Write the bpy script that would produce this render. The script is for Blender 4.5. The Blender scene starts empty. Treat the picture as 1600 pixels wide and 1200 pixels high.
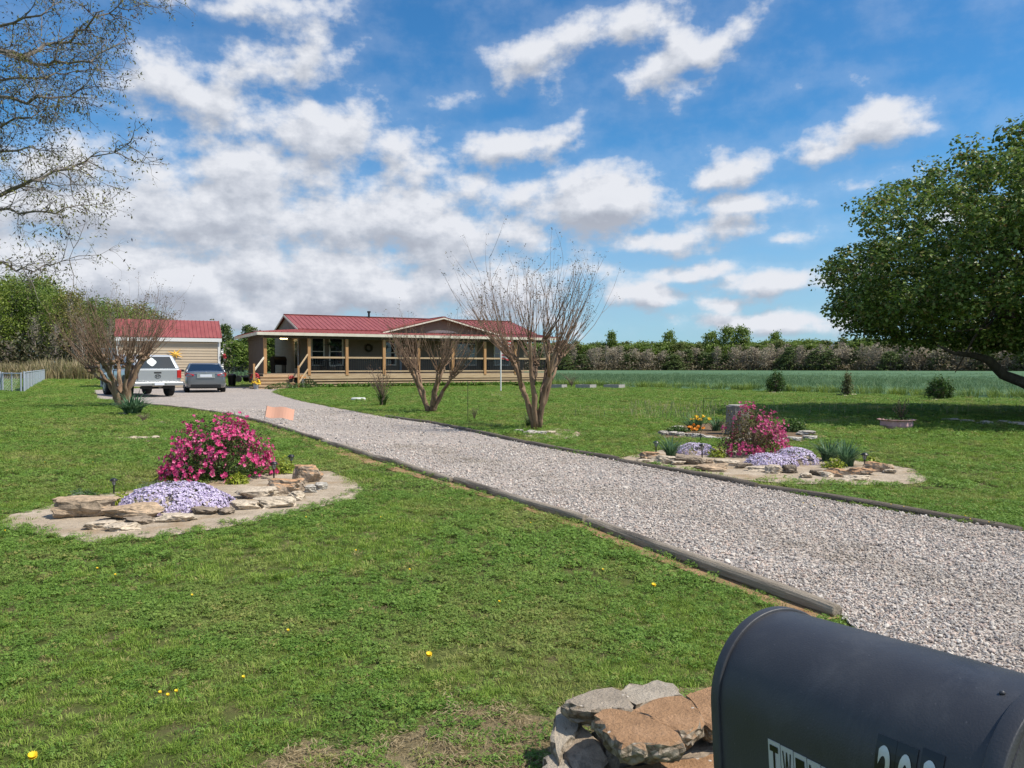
import bpy, math, random
import numpy as np
from mathutils import Vector, Matrix, noise as mnoise

SC = bpy.context.scene
COL = SC.collection
R = math.radians

# ------------------------------------------------------------------ camera, world, sun, exposure
FPX = 1209.0                       # focal length in photo pixels (1600 wide)
CAMH = 1.2
PITCH = math.atan(26 / FPX)        # camera looks slightly down: horizon at row 574 of 1200
cam = bpy.data.cameras.new('camera'); cam.sensor_width = 36; cam.lens = 36 * FPX / 1600
cam.clip_start = 0.02; cam.clip_end = 6000
camo = bpy.data.objects.new('camera', cam); COL.objects.link(camo)
camo.location = (0, 0, CAMH); camo.rotation_euler = (math.pi / 2 - PITCH, 0, 0)
SC.camera = camo
SUN_EL = R(54); SUN_AZ = math.atan2(0.96, -0.30)      # azimuth measured from +Y towards +X
sun = bpy.data.lights.new('sun', 'SUN'); sun.energy = 4.7; sun.angle = R(0.53); sun.color = (1.0, 0.93, 0.82)
suno = bpy.data.objects.new('sun', sun); COL.objects.link(suno)
sd = Vector((math.sin(SUN_AZ) * math.cos(SUN_EL), math.cos(SUN_AZ) * math.cos(SUN_EL), math.sin(SUN_EL)))
suno.rotation_euler = sd.to_track_quat('Z', 'Y').to_euler(); suno.location = (30, -30, 40)
SC.view_settings.view_transform = 'Standard'; SC.view_settings.look = 'None'
SC.view_settings.exposure = 0.2; SC.view_settings.gamma = 1.0
SC.cycles.max_bounces = 6; SC.cycles.transparent_max_bounces = 6

def nd(nt, typ, ins=None, **props):
    n = nt.nodes.new(typ)
    for k, v in props.items(): setattr(n, k, v)
    if ins:
        for k, v in ins.items():
            s = n.inputs[k]
            if isinstance(v, bpy.types.NodeSocket): nt.links.new(v, s)
            else: s.default_value = v
    return n
def ramp(nt, fac, stops, interp='LINEAR'):
    n = nt.nodes.new('ShaderNodeValToRGB'); e = n.color_ramp; e.interpolation = interp
    while len(e.elements) > 1: e.elements.remove(e.elements[-1])
    e.elements[0].position = stops[0][0]; e.elements[0].color = (*stops[0][1], 1)
    for p, c in stops[1:]:
        x = e.elements.new(p); x.color = (*c, 1)
    if fac is not None: nt.links.new(fac, n.inputs[0])
    return n.outputs[0]

def px_dir(px, py):
    x = (px - 800) / FPX; z = -(py - 600) / FPX; y = 1.0
    c, s = math.cos(PITCH), math.sin(PITCH)
    return Vector((x, y * c + z * s, z * c - y * s))
def gz(px, py, z=0.0):
    d = px_dir(px, py); t = (z - CAMH) / d.z
    return Vector((d.x * t, d.y * t, z))
def G(px, py): return gz(px, py, 0.0)
def at(px, py, Y):
    d = px_dir(px, py); t = Y / d.y
    return Vector((d.x * t, Y, CAMH + d.z * t))

def build_world():
    w = bpy.data.worlds.new('World'); SC.world = w; w.use_nodes = True
    w.cycles.sampling_method = 'NONE'
    nt = w.node_tree; nt.nodes.clear()
    out = nd(nt, 'ShaderNodeOutputWorld')
    sky = nd(nt, 'ShaderNodeTexSky', sky_type='NISHITA', sun_disc=False)
    sky.sun_elevation = SUN_EL; sky.sun_rotation = SUN_AZ; sky.altitude = 0; sky.air_density = 1.0; sky.dust_density = 0.35; sky.ozone_density = 3.0
    tc = nd(nt, 'ShaderNodeTexCoord')
    sep = nd(nt, 'ShaderNodeSeparateXYZ', {0: tc.outputs['Generated']})
    az = nd(nt, 'ShaderNodeMath', {0: sep.outputs[0], 1: sep.outputs[1]}, operation='ARCTAN2')
    el = nd(nt, 'ShaderNodeMath', {0: sep.outputs[2]}, operation='ARCSINE')
    ae = nd(nt, 'ShaderNodeCombineXYZ', {0: az.outputs[0], 1: el.outputs[0]})
    # cloud density group: input (azimuth, elevation)
    g = bpy.data.node_groups.new('cloud_density', 'ShaderNodeTree')
    g.interface.new_socket('Vector', in_out='INPUT', socket_type='NodeSocketVector')
    g.interface.new_socket('Density', in_out='OUTPUT', socket_type='NodeSocketFloat')
    gi = g.nodes.new('NodeGroupInput'); go = g.nodes.new('NodeGroupOutput')
    v0 = gi.outputs[0]
    wn = nd(g, 'ShaderNodeTexNoise', {'Vector': v0, 'Scale': 9.0, 'Detail': 4.0, 'Roughness': 0.55})
    wv = nd(g, 'ShaderNodeVectorMath', {0: wn.outputs['Color'], 1: (0.5, 0.5, 0.5)}, operation='SUBTRACT')
    ws = nd(g, 'ShaderNodeVectorMath', {0: wv.outputs[0], 1: (0.10, 0.05, 0)}, operation='MULTIPLY')
    v1 = nd(g, 'ShaderNodeVectorMath', {0: v0, 1: ws.outputs[0]}, operation='ADD').outputs[0]
    blobs = [  # px, py, rx, ry, tilt(deg, up to the right +), weight
        (240, 125, 120, 60, 5, 1.0), (400, 120, 170, 62, 22, 1.0), (482, 68, 75, 55, 20, .95), (330, 165, 190, 65, 0, .9),
        (570, 175, 130, 60, -5, .8), (500, 215, 130, 85, 0, 1.15), (420, 255, 220, 80, 5, 1.1), (640, 235, 140, 65, 0, 1.0),
        (780, 235, 170, 55, 8, .95), (865, 215, 80, 32, 35, .9), (940, 310, 230, 70, 3, 1.3), (1120, 280, 130, 34, 8, 1.0),
        (1150, 322, 120, 28, 0, .9), (250, 335, 560, 120, 0, 1.1), (600, 355, 480, 110, 0, 1.1), (250, 440, 800, 125, 0, 1.2), (700, 455, 420, 95, 0, 1.05), (430, 270, 280, 90, 0, .9),
        (60, 260, 190, 60, 10, .9), (870, 72, 230, 50, 22, .95), (975, 30, 140, 62, 25, 1.0), (1080, 75, 170, 52, 24, 1.0), (1075, 143, 52, 34, 0, .8),
        (1335, 205, 140, 45, 14, 1.0), (1300, 243, 90, 24, 12, .85), (1360, 285, 110, 28, 14, .8), (1060, 372, 190, 42, 6, 1.0),
        (1215, 377, 80, 25, 0, .8), (1080, 427, 110, 26, 3, .95), (1230, 440, 170, 38, 2, 1.0), (1130, 470, 120, 22, 0, .9), (1010, 460, 170, 32, 0, .95),
        (1250, 495, 300, 30, 0, .95), (1440, 470, 200, 40, 0, .7), (410, 5, 190, 38, 0, .85), (130, 70, 130, 40, 0, .6), (845, 130, 45, 28, -20, .45), (600, 60, 40, 20, 0, .3), (1480, 330, 90, 30, 10, .6),
        # sky outside the photograph
        (-500, 300, 500, 160, 0, 1.0), (-700, -100, 400, 110, 10, 1.0), (2200, 350, 420, 110, 0, .9), (2300, 0, 300, 90, 0, .8),
    ]
    acc = None
    for (px, py, rx, ry, tl, wt) in blobs:
        d = px_dir(px, py).normalized()
        a0 = math.atan2(d.x, d.y); e0 = math.asin(d.z)
        vin = v1 if acc is None else nd(g, 'ShaderNodeVectorMath', {0: acc, 1: (0, 0, 1e-6), 2: v1}, operation='MULTIPLY_ADD').outputs[0]   # keeps the evaluation sequential
        mp = nd(g, 'ShaderNodeMapping', {'Vector': vin, 'Location': (a0, e0, 0), 'Rotation': (0, 0, R(tl)), 'Scale': (rx / FPX, ry / FPX, 1.0)}, vector_type='TEXTURE')
        ln = nd(g, 'ShaderNodeVectorMath', {0: mp.outputs[0]}, operation='LENGTH')
        s = nd(g, 'ShaderNodeMapRange', {'Value': ln.outputs['Value'], 'From Min': 1.25, 'From Max': 0.0, 'To Min': 0.0, 'To Max': wt}).outputs[0]
        if acc is None: acc = s
        else: acc = nd(g, 'ShaderNodeMath', {0: acc, 1: s, 2: 0.12}, operation='SMOOTH_MAX').outputs[0]
    # broken cover on every other side of the sky
    sepv = nd(g, 'ShaderNodeSeparateXYZ', {0: v0})
    aaz = nd(g, 'ShaderNodeMath', {0: sepv.outputs[0]}, operation='ABSOLUTE')
    bk = nd(g, 'ShaderNodeMapRange', {'Value': aaz.outputs[0], 'From Min': 1.0, 'From Max': 1.5, 'To Min': 0.0, 'To Max': 0.52}).outputs[0]
    acc = nd(g, 'ShaderNodeMath', {0: acc, 1: bk}, operation='MAXIMUM').outputs[0]
    st = nd(g, 'ShaderNodeVectorMath', {0: v0, 1: (1.0, 1.35, 1.0)}, operation='MULTIPLY')
    f1 = nd(g, 'ShaderNodeTexNoise', {'Vector': st.outputs[0], 'Scale': 12.5, 'Detail': 9.0, 'Roughness': 0.57, 'Lacunarity': 2.1})
    st2 = nd(g, 'ShaderNodeVectorMath', {0: v0, 1: (1.0, 4.0, 1.0)}, operation='MULTIPLY')
    f2 = nd(g, 'ShaderNodeTexNoise', {'Vector': st2.outputs[0], 'Scale': 7.0, 'Detail': 5.0, 'Roughness': 0.5})
    n1 = nd(g, 'ShaderNodeMath', {0: f1.outputs[0], 1: 1.75, 2: -0.875}, operation='MULTIPLY_ADD').outputs[0]
    n2 = nd(g, 'ShaderNodeMath', {0: f2.outputs[0], 1: 0.6, 2: -0.30}, operation='MULTIPLY_ADD').outputs[0]
    t = nd(g, 'ShaderNodeMath', {0: n1, 1: n2}, operation='ADD').outputs[0]
    dens = nd(g, 'ShaderNodeMath', {0: acc, 1: t}, operation='ADD').outputs[0]
    g.links.new(dens, go.inputs[0])
    A = nd(nt, 'ShaderNodeGroup', {0: ae.outputs[0]}, node_tree=g)
    up = nd(nt, 'ShaderNodeVectorMath', {0: ae.outputs[0], 1: (0.007, 0.020, 0)}, operation='ADD')
    up = nd(nt, 'ShaderNodeVectorMath', {0: A.outputs[0], 1: (0, 0, 1e-6), 2: up.outputs[0]}, operation='MULTIPLY_ADD')
    B = nd(nt, 'ShaderNodeGroup', {0: up.outputs[0]}, node_tree=g)
    mask = nd(nt, 'ShaderNodeMapRange', {'Value': A.outputs[0], 'From Min': 0.30, 'From Max': 0.84}, interpolation_type='SMOOTHSTEP').outputs[0]
    veil = nd(nt, 'ShaderNodeMapRange', {'Value': A.outputs[0], 'From Min': -0.15, 'From Max': 0.5, 'To Max': 0.13}, interpolation_type='SMOOTHSTEP').outputs[0]
    mask = nd(nt, 'ShaderNodeMath', {0: mask, 1: veil}, operation='MAXIMUM').outputs[0]
    rel = nd(nt, 'ShaderNodeMath', {0: A.outputs[0], 1: B.outputs[0]}, operation='SUBTRACT').outputs[0]
    lit = nd(nt, 'ShaderNodeMapRange', {'Value': rel, 'From Min': -0.34, 'From Max': 0.34}).outputs[0]
    thick = nd(nt, 'ShaderNodeMapRange', {'Value': A.outputs[0], 'From Min': 0.4, 'From Max': 1.9, 'To Min': 0.18, 'To Max': -0.20}).outputs[0]
    lit = nd(nt, 'ShaderNodeMath', {0: lit, 1: thick}, operation='ADD').outputs[0]
    ccol = ramp(nt, lit, [(0.0, (.36, .39, .46)), (0.35, (.44, .475, .545)), (0.62, (.555, .585, .65)), (0.95, (.70, .72, .77))])
    # clear sky: Nishita, slightly deeper blue as the photo's camera renders it
    hs = nd(nt, 'ShaderNodeHueSaturation', {'Hue': 0.507, 'Saturation': 1.12, 'Value': 0.118, 'Color': sky.outputs[0]})
    hs = nd(nt, 'ShaderNodeVectorMath', {0: hs.outputs[0], 1: (.44, .93, 1.06)}, operation='MULTIPLY')
    hz = nd(nt, 'ShaderNodeMapRange', {'Value': el.outputs[0], 'From Min': 0.0, 'From Max': 0.30, 'To Min': 0.62, 'To Max': 0.0}, interpolation_type='SMOOTHSTEP').outputs[0]
    def mixc(f, a, b):
        n = nt.nodes.new('ShaderNodeMix'); n.data_type = 'RGBA'
        for s, v in ((n.inputs[0], f), (n.inputs[6], a), (n.inputs[7], b)):
            if isinstance(v, bpy.types.NodeSocket): nt.links.new(v, s)
            else: s.default_value = v
        return n.outputs[2]
    clear = mixc(hz, hs.outputs[0], (.36, .47, .66, 1))
    fin = mixc(mask, clear, ccol)
    bg = nd(nt, 'ShaderNodeBackground', {'Color': fin, 'Strength': 1.0})
    nt.links.new(bg.outputs[0], out.inputs[0])
build_world()

# ------------------------------------------------------------------ materials
MATS = {}
def mixnode(nt, f, a, b, blend='MIX'):
    n = nt.nodes.new('ShaderNodeMix'); n.data_type = 'RGBA'; n.blend_type = blend
    for s, v in ((n.inputs[0], f), (n.inputs[6], a), (n.inputs[7], b)):
        if isinstance(v, bpy.types.NodeSocket): nt.links.new(v, s)
        elif isinstance(v, (tuple, list)): s.default_value = (*v[:3], 1)
        else: s.default_value = v
    return n.outputs[2]
def newmat(name):
    m = bpy.data.materials.new(name); m.use_nodes = True; nt = m.node_tree
    return m, nt, nt.nodes['Principled BSDF']
def M(name, c, c2=None, scale=6, rough=.75, bump=0, bscale=None, metal=0, island=0, spec=.4, stretch=(1, 1, 1), detail=6, c3=None, scale3=1.5, coat=0):
    if name in MATS: return MATS[name]
    m, nt, b = newmat(name)
    tc = nd(nt, 'ShaderNodeTexCoord'); vec = nd(nt, 'ShaderNodeMapping', {'Vector': tc.outputs['Object'], 'Scale': stretch}).outputs[0]
    col = None
    if c2 is not None:
        n = nd(nt, 'ShaderNodeTexNoise', {'Vector': vec, 'Scale': scale, 'Detail': detail, 'Roughness': .62})
        col = ramp(nt, n.outputs[0], [(.32, c), (.68, c2)])
        if c3 is not None:
            n3 = nd(nt, 'ShaderNodeTexNoise', {'Vector': vec, 'Scale': scale3, 'Detail': 5, 'Roughness': .6})
            f3 = nd(nt, 'ShaderNodeMapRange', {'Value': n3.outputs[0], 'From Min': .52, 'From Max': .68}).outputs[0]
            col = mixnode(nt, f3, col, c3)
    if island:
        gm = nd(nt, 'ShaderNodeNewGeometry')
        mr = nd(nt, 'ShaderNodeMapRange', {'Value': gm.outputs['Random Per Island'], 'To Min': 1 - island, 'To Max': 1 + island}).outputs[0]
        base = col if col is not None else nd(nt, 'ShaderNodeRGB').outputs[0]
        if col is None: base.default_value = (*c, 1)
        cc = nd(nt, 'ShaderNodeVectorMath', {0: base, 3: mr}, operation='SCALE')
        col = cc.outputs[0]
    if col is None: b.inputs['Base Color'].default_value = (*c, 1)
    else: nt.links.new(col, b.inputs['Base Color'])
    b.inputs['Roughness'].default_value = rough; b.inputs['Metallic'].default_value = metal
    b.inputs['Specular IOR Level'].default_value = spec; b.inputs['Coat Weight'].default_value = coat
    if bump:
        n = nd(nt, 'ShaderNodeTexNoise', {'Vector': vec, 'Scale': bscale or scale * 3, 'Detail': 8, 'Roughness': .65})
        bp = nd(nt, 'ShaderNodeBump', {'Height': n.outputs[0], 'Strength': min(1, bump), 'Distance': .02 * max(1, bump)})
        nt.links.new(bp.outputs[0], b.inputs['Normal'])
    MATS[name] = m; return m
def LEAF(name, cols, trans=.3, rough=.5, spec=.3):
    """colour picked per leaf from a ramp; part of the light passes through"""
    if name in MATS: return MATS[name]
    m, nt, b = newmat(name)
    gm = nd(nt, 'ShaderNodeNewGeometry')
    k = len(cols)
    col = ramp(nt, gm.outputs['Random Per Island'], [(i / (k - 1), c) for i, c in enumerate(cols)])
    nt.links.new(col, b.inputs['Base Color']); b.inputs['Roughness'].default_value = rough; b.inputs['Specular IOR Level'].default_value = spec
    tr = nd(nt, 'ShaderNodeBsdfTranslucent', {'Color': col})
    mx = nd(nt, 'ShaderNodeMixShader', {0: trans, 1: b.outputs[0], 2: tr.outputs[0]})
    nt.links.new(mx.outputs[0], nt.nodes['Material Output'].inputs[0])
    MATS[name] = m; return m
def INST(name, cols, dry, trans=.3, rough=.55, soil=None):
    """for scattered clumps: per-instance random colour, dried by the scatter's own dryness attribute"""
    m, nt, b = newmat(name)
    oi = nd(nt, 'ShaderNodeObjectInfo'); gm = nd(nt, 'ShaderNodeNewGeometry')
    f = nd(nt, 'ShaderNodeMath', {0: oi.outputs['Random'], 1: gm.outputs['Random Per Island']}, operation='ADD')
    f = nd(nt, 'ShaderNodeMath', {0: f.outputs[0], 1: .5}, operation='MULTIPLY').outputs[0]
    k = len(cols)
    col = ramp(nt, f, [(.1 + .8 * i / (k - 1), c) for i, c in enumerate(cols)])
    at_ = nd(nt, 'ShaderNodeAttribute', attribute_type='INSTANCER', attribute_name='dry')
    col = mixnode(nt, at_.outputs['Fac'], col, dry)
    nt.links.new(col, b.inputs['Base Color']); b.inputs['Roughness'].default_value = rough; b.inputs['Specular IOR Level'].default_value = .25
    if trans:
        tr = nd(nt, 'ShaderNodeBsdfTranslucent', {'Color': col})
        mx = nd(nt, 'ShaderNodeMixShader', {0: trans, 1: b.outputs[0], 2: tr.outputs[0]})
        nt.links.new(mx.outputs[0], nt.nodes['Material Output'].inputs[0])
    return m
def GLASS(name, c=(.015, .02, .025), rough=.05):
    return M(name, c, rough=rough, spec=.8, coat=.5)

# ------------------------------------------------------------------ mesh helpers
class MB:
    def __init__(s): s.v = []; s.f = []
    def add(s, vs, fs):
        o = len(s.v); s.v.extend([tuple(v) for v in vs]); s.f.extend([tuple(i + o for i in f) for f in fs]); return s
    def box(s, x0, x1, y0, y1, z0, z1, M4=None):
        vs = [Vector(p) for p in ((x0, y0, z0), (x1, y0, z0), (x1, y1, z0), (x0, y1, z0), (x0, y0, z1), (x1, y0, z1), (x1, y1, z1), (x0, y1, z1))]
        if M4 is not None: vs = [M4 @ v for v in vs]
        return s.add(vs, [(0, 3, 2, 1), (4, 5, 6, 7), (0, 1, 5, 4), (1, 2, 6, 5), (2, 3, 7, 6), (3, 0, 4, 7)])
    def bar(s, a, b, w, h, upv=Vector((0, 0, 1))):
        a = Vector(a); b = Vector(b); d = (b - a).normalized()
        sx = d.cross(upv)
        if sx.length < 1e-4: sx = Vector((1, 0, 0))
        sx.normalize(); uy = sx.cross(d)
        vs = []
        for p in (a, b):
            for (i, j) in ((-1, -1), (1, -1), (1, 1), (-1, 1)): vs.append(p + sx * (i * w / 2) + uy * (j * h / 2))
        return s.add(vs, [(3, 2, 1, 0), (4, 5, 6, 7), (0, 1, 5, 4), (1, 2, 6, 5), (2, 3, 7, 6), (3, 0, 4, 7)])
    def tube(s, pts, rad, n=6, cap=True):
        pts = [Vector(p) for p in pts]; k = len(pts)
        if not hasattr(rad, '__len__'): rad = [rad] * k
        vs = []; up = Vector((0.13, 0.31, 1)).normalized()
        for i, p in enumerate(pts):
            d = (pts[min(i + 1, k - 1)] - pts[max(i - 1, 0)])
            d = d.normalized() if d.length > 1e-9 else Vector((0, 0, 1))
            sx = d.cross(up)
            if sx.length < 1e-3: sx = d.cross(Vector((1, 0, 0)))
            sx.normalize(); uy = sx.cross(d)
            for j in range(n):
                t = 2 * math.pi * j / n
                vs.append(p + (sx * math.cos(t) + uy * math.sin(t)) * rad[i])
        fs = [(i * n + j, i * n + (j + 1) % n, (i + 1) * n + (j + 1) % n, (i + 1) * n + j) for i in range(k - 1) for j in range(n)]
        if cap: fs += [tuple(range(n - 1, -1, -1)), tuple((k - 1) * n + j for j in range(n))]
        return s.add(vs, fs)
    def lathe(s, prof, n=20, c=(0, 0, 0)):
        vs = []; k = len(prof)
        for r, z in prof:
            for j in range(n):
                t = 2 * math.pi * j / n; vs.append((c[0] + r * math.cos(t), c[1] + r * math.sin(t), c[2] + z))
        fs = [(i * n + j, i * n + (j + 1) % n, (i + 1) * n + (j + 1) % n, (i + 1) * n + j) for i in range(k - 1) for j in range(n)]
        fs += [tuple(range(n - 1, -1, -1)), tuple((k - 1) * n + j for j in range(n))]
        return s.add(vs, fs)
    def loft(s, rings):
        n = len(rings[0]); vs = [p for r in rings for p in r]; k = len(rings)
        fs = [(i * n + j, i * n + (j + 1) % n, (i + 1) * n + (j + 1) % n, (i + 1) * n + j) for i in range(k - 1) for j in range(n)]
        fs += [tuple(range(n - 1, -1, -1)), tuple((k - 1) * n + j for j in range(n))]
        return s.add(vs, fs)
    def prism(s, poly, z0, z1):
        n = len(poly)
        vs = [(p[0], p[1], z0) for p in poly] + [(p[0], p[1], z1) for p in poly]
        fs = [tuple(range(n - 1, -1, -1)), tuple(range(n, 2 * n))] + [(i, (i + 1) % n, n + (i + 1) % n, n + i) for i in range(n)]
        return s.add(vs, fs)
    def slab(s, quad, th):
        """plate from four corners, thickness downwards"""
        a = [Vector(p) for p in quad]; n = (a[1] - a[0]).cross(a[3] - a[0]).normalized()
        if n.z < 0: n = -n
        vs = a + [p - n * th for p in a]
        return s.add(vs, [(0, 1, 2, 3), (7, 6, 5, 4), (0, 4, 5, 1), (1, 5, 6, 2), (2, 6, 7, 3), (3, 7, 4, 0)])
    def quads(s, Q):
        Q = np.asarray(Q); o = len(s.v); s.v.extend(map(tuple, Q.reshape(-1, 3).tolist())); s.f.extend([(o + 4 * i, o + 4 * i + 1, o + 4 * i + 2, o + 4 * i + 3) for i in range(len(Q))]); return s
def link(name, me, mat=None, parent=None, smooth=False, loc=None, rz=0):
    o = bpy.data.objects.new(name, me); COL.objects.link(o)
    if mat is not None:
        for m in (mat if isinstance(mat, (list, tuple)) else [mat]): me.materials.append(m)
    if parent is not None: o.parent = parent
    if loc is not None: o.location = loc
    if rz: o.rotation_euler = (0, 0, rz)
    if smooth: me.shade_smooth()
    return o
def fixn(me):
    import bmesh
    bm = bmesh.new(); bm.from_mesh(me); bmesh.ops.recalc_face_normals(bm, faces=bm.faces); bm.to_mesh(me); bm.free()
def obj(name, mb, mat=None, parent=None, smooth=False, loc=None, rz=0, bevel=0, sub=0, fix=True, seg=2):
    me = bpy.data.meshes.new(name); me.from_pydata(mb.v, [], mb.f); me.update()
    if fix and len(mb.f) < 60000: fixn(me)
    o = link(name, me, mat, parent, smooth, loc, rz)
    if bevel:
        b = o.modifiers.new('bevel', 'BEVEL'); b.width = bevel; b.segments = seg; b.limit_method = 'ANGLE'; b.angle_limit = R(40)
    if sub:
        b = o.modifiers.new('subsurf', 'SUBSURF'); b.levels = sub; b.render_levels = sub
    return o
def quadmesh(name, Q, smooth=False):
    Q = np.asarray(Q, dtype=np.float32); n = len(Q)
    me = bpy.data.meshes.new(name); me.vertices.add(4 * n); me.loops.add(4 * n); me.polygons.add(n)
    me.vertices.foreach_set('co', Q.reshape(-1)); me.loops.foreach_set('vertex_index', np.arange(4 * n, dtype=np.int32))
    me.polygons.foreach_set('loop_start', np.arange(0, 4 * n, 4, dtype=np.int32))
    me.polygons.foreach_set('loop_total', np.full(n, 4, dtype=np.int32)); me.update(); me.validate()
    return me
def tag(o, label=None, cat=None, group=None, kind=None):
    if label: o['label'] = label
    if cat: o['category'] = cat
    if group: o['group'] = group
    if kind: o['kind'] = kind
    return o
def empty(name, loc, label, cat, group=None, rz=0):
    o = bpy.data.objects.new(name, None); COL.objects.link(o); o.location = loc; o.rotation_euler = (0, 0, rz); o.empty_display_size = .2
    return tag(o, label, cat, group)
def copy_tree(o, parent=None):
    c = o.copy(); COL.objects.link(c); c.parent = parent
    for ch in list(o.children): copy_tree(ch, c)
    return c
def unit(v): return v / (np.linalg.norm(v, axis=-1, keepdims=True) + 1e-9)
def leaves(C, size, rng, aspect=.55, up=.35, droop=0.0, out=None, outw=0.0):
    """one diamond leaf per centre, random direction, normals biased upward (or outward)"""
    C = np.asarray(C); n = len(C)
    nr = unit(rng.normal(size=(n, 3))); nr[:, 2] = np.abs(nr[:, 2]) + up
    if out is not None: nr = nr + out * outw
    nr = unit(nr)
    a = unit(np.cross(nr, rng.normal(size=(n, 3)))); b = np.cross(nr, a)
    a[:, 2] -= droop
    L = (np.asarray(size) * rng.uniform(.7, 1.25, n))[:, None] * .5
    return np.stack([C - a * L, C + b * L * aspect - a * L * .1, C + a * L, C - b * L * aspect - a * L * .1], 1)
def blooms(C, N, size, rng, petals=5, cup=.5):
    C = np.asarray(C); N = unit(np.asarray(N)); n = len(C)
    a = unit(np.cross(N, rng.normal(size=(n, 3)))); b = np.cross(N, a)
    s = (size * rng.uniform(.75, 1.2, n))[:, None]; out = []
    for k in range(petals):
        t = 2 * math.pi * k / petals
        d = a * math.cos(t) + b * math.sin(t); e = -a * math.sin(t) + b * math.cos(t)
        out.append(np.stack([C, C + (d * .62 + e * .42) * s * .5 + N * s * .5 * cup * .55, C + d * s * .55 + N * s * .5 * cup, C + (d * .62 - e * .42) * s * .5 + N * s * .5 * cup * .55], 1))
    return np.concatenate(out)
def blades(n, rad, length, width, rng, lean=.6, seg=3, spread=1.0):
    """tuft of arching strap leaves: quads"""
    Q = []
    for i in range(n):
        t = rng.uniform(0, 2 * math.pi); r = rad * math.sqrt(rng.uniform(0, 1)); L = length * rng.uniform(.6, 1.15); ln = lean * rng.uniform(.3, 1.3)
        t2 = t + rng.normal() * .6 * spread; d = np.array([math.cos(t2), math.sin(t2), 0]); e = np.array([-d[1], d[0], 0]); w = width * rng.uniform(.7, 1.2)
        p = np.array([r * math.cos(t), r * math.sin(t), 0.0]); prev = None
        for k in range(seg + 1):
            s = k / seg; q = p + d * (L * ln * s * s * .9 + L * .12 * s * ln) + np.array([0, 0, L * (s - ln * .55 * s * s)])
            ww = w * (1 - s ** 2 * .9) * .5
            cur = (q - e * ww, q + e * ww)
            if prev is not None: Q.append([prev[0], prev[1], cur[1], cur[0]])
            prev = cur
    return np.array(Q)
ORD = ['first', 'second', 'third', 'fourth', 'fifth', 'sixth', 'seventh', 'eighth', 'ninth', 'tenth', 'eleventh', 'twelfth', 'thirteenth', 'fourteenth', 'fifteenth', 'sixteenth', 'seventeenth', 'eighteenth', 'nineteenth', 'twentieth', 'twenty first', 'twenty second', 'twenty third', 'twenty fourth', 'twenty fifth', 'twenty sixth', 'twenty seventh', 'twenty eighth', 'twenty ninth', 'thirtieth']
def inpoly(P, poly):
    x, y = P[:, 0], P[:, 1]; ins = np.zeros(len(P), bool); n = len(poly)
    for i in range(n):
        x1, y1 = poly[i][0], poly[i][1]; x2, y2 = poly[(i + 1) % n][0], poly[(i + 1) % n][1]
        if y1 == y2: continue
        c = ((y1 > y) != (y2 > y)) & (x < (x2 - x1) * (y - y1) / (y2 - y1) + x1); ins ^= c
    return ins
def polydist(P, poly, closed=True):
    d = np.full(len(P), 1e9); n = len(poly); P = P[:, :2]
    for i in range(n if closed else n - 1):
        a = np.array(poly[i][:2]); b = np.array(poly[(i + 1) % n][:2]); ab = b - a
        t = np.clip(((P - a) @ ab) / (ab @ ab + 1e-12), 0, 1); d = np.minimum(d, np.linalg.norm(a + t[:, None] * ab - P, axis=1))
    return d
def vnoise(P, s, seed=0):
    """cheap smooth value noise in the plane, 0..1"""
    q = np.asarray(P)[:, :2] * s + seed * 17.3; i = np.floor(q).astype(np.int64); f = q - i; f = f * f * (3 - 2 * f)
    def h(a, b):
        v = np.sin(a * 127.1 + b * 311.7 + seed * 74.7) * 43758.5453; return v - np.floor(v)
    x, y = i[:, 0], i[:, 1]
    return (h(x, y) * (1 - f[:, 0]) + h(x + 1, y) * f[:, 0]) * (1 - f[:, 1]) + (h(x, y + 1) * (1 - f[:, 0]) + h(x + 1, y + 1) * f[:, 0]) * f[:, 1]
def fbm(P, s, seed=0, o=3):
    t = 0; a = 1; w = 0
    for k in range(o): t = t + a * vnoise(P, s * 2 ** k, seed + k); w += a; a *= .55
    return t / w
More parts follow.
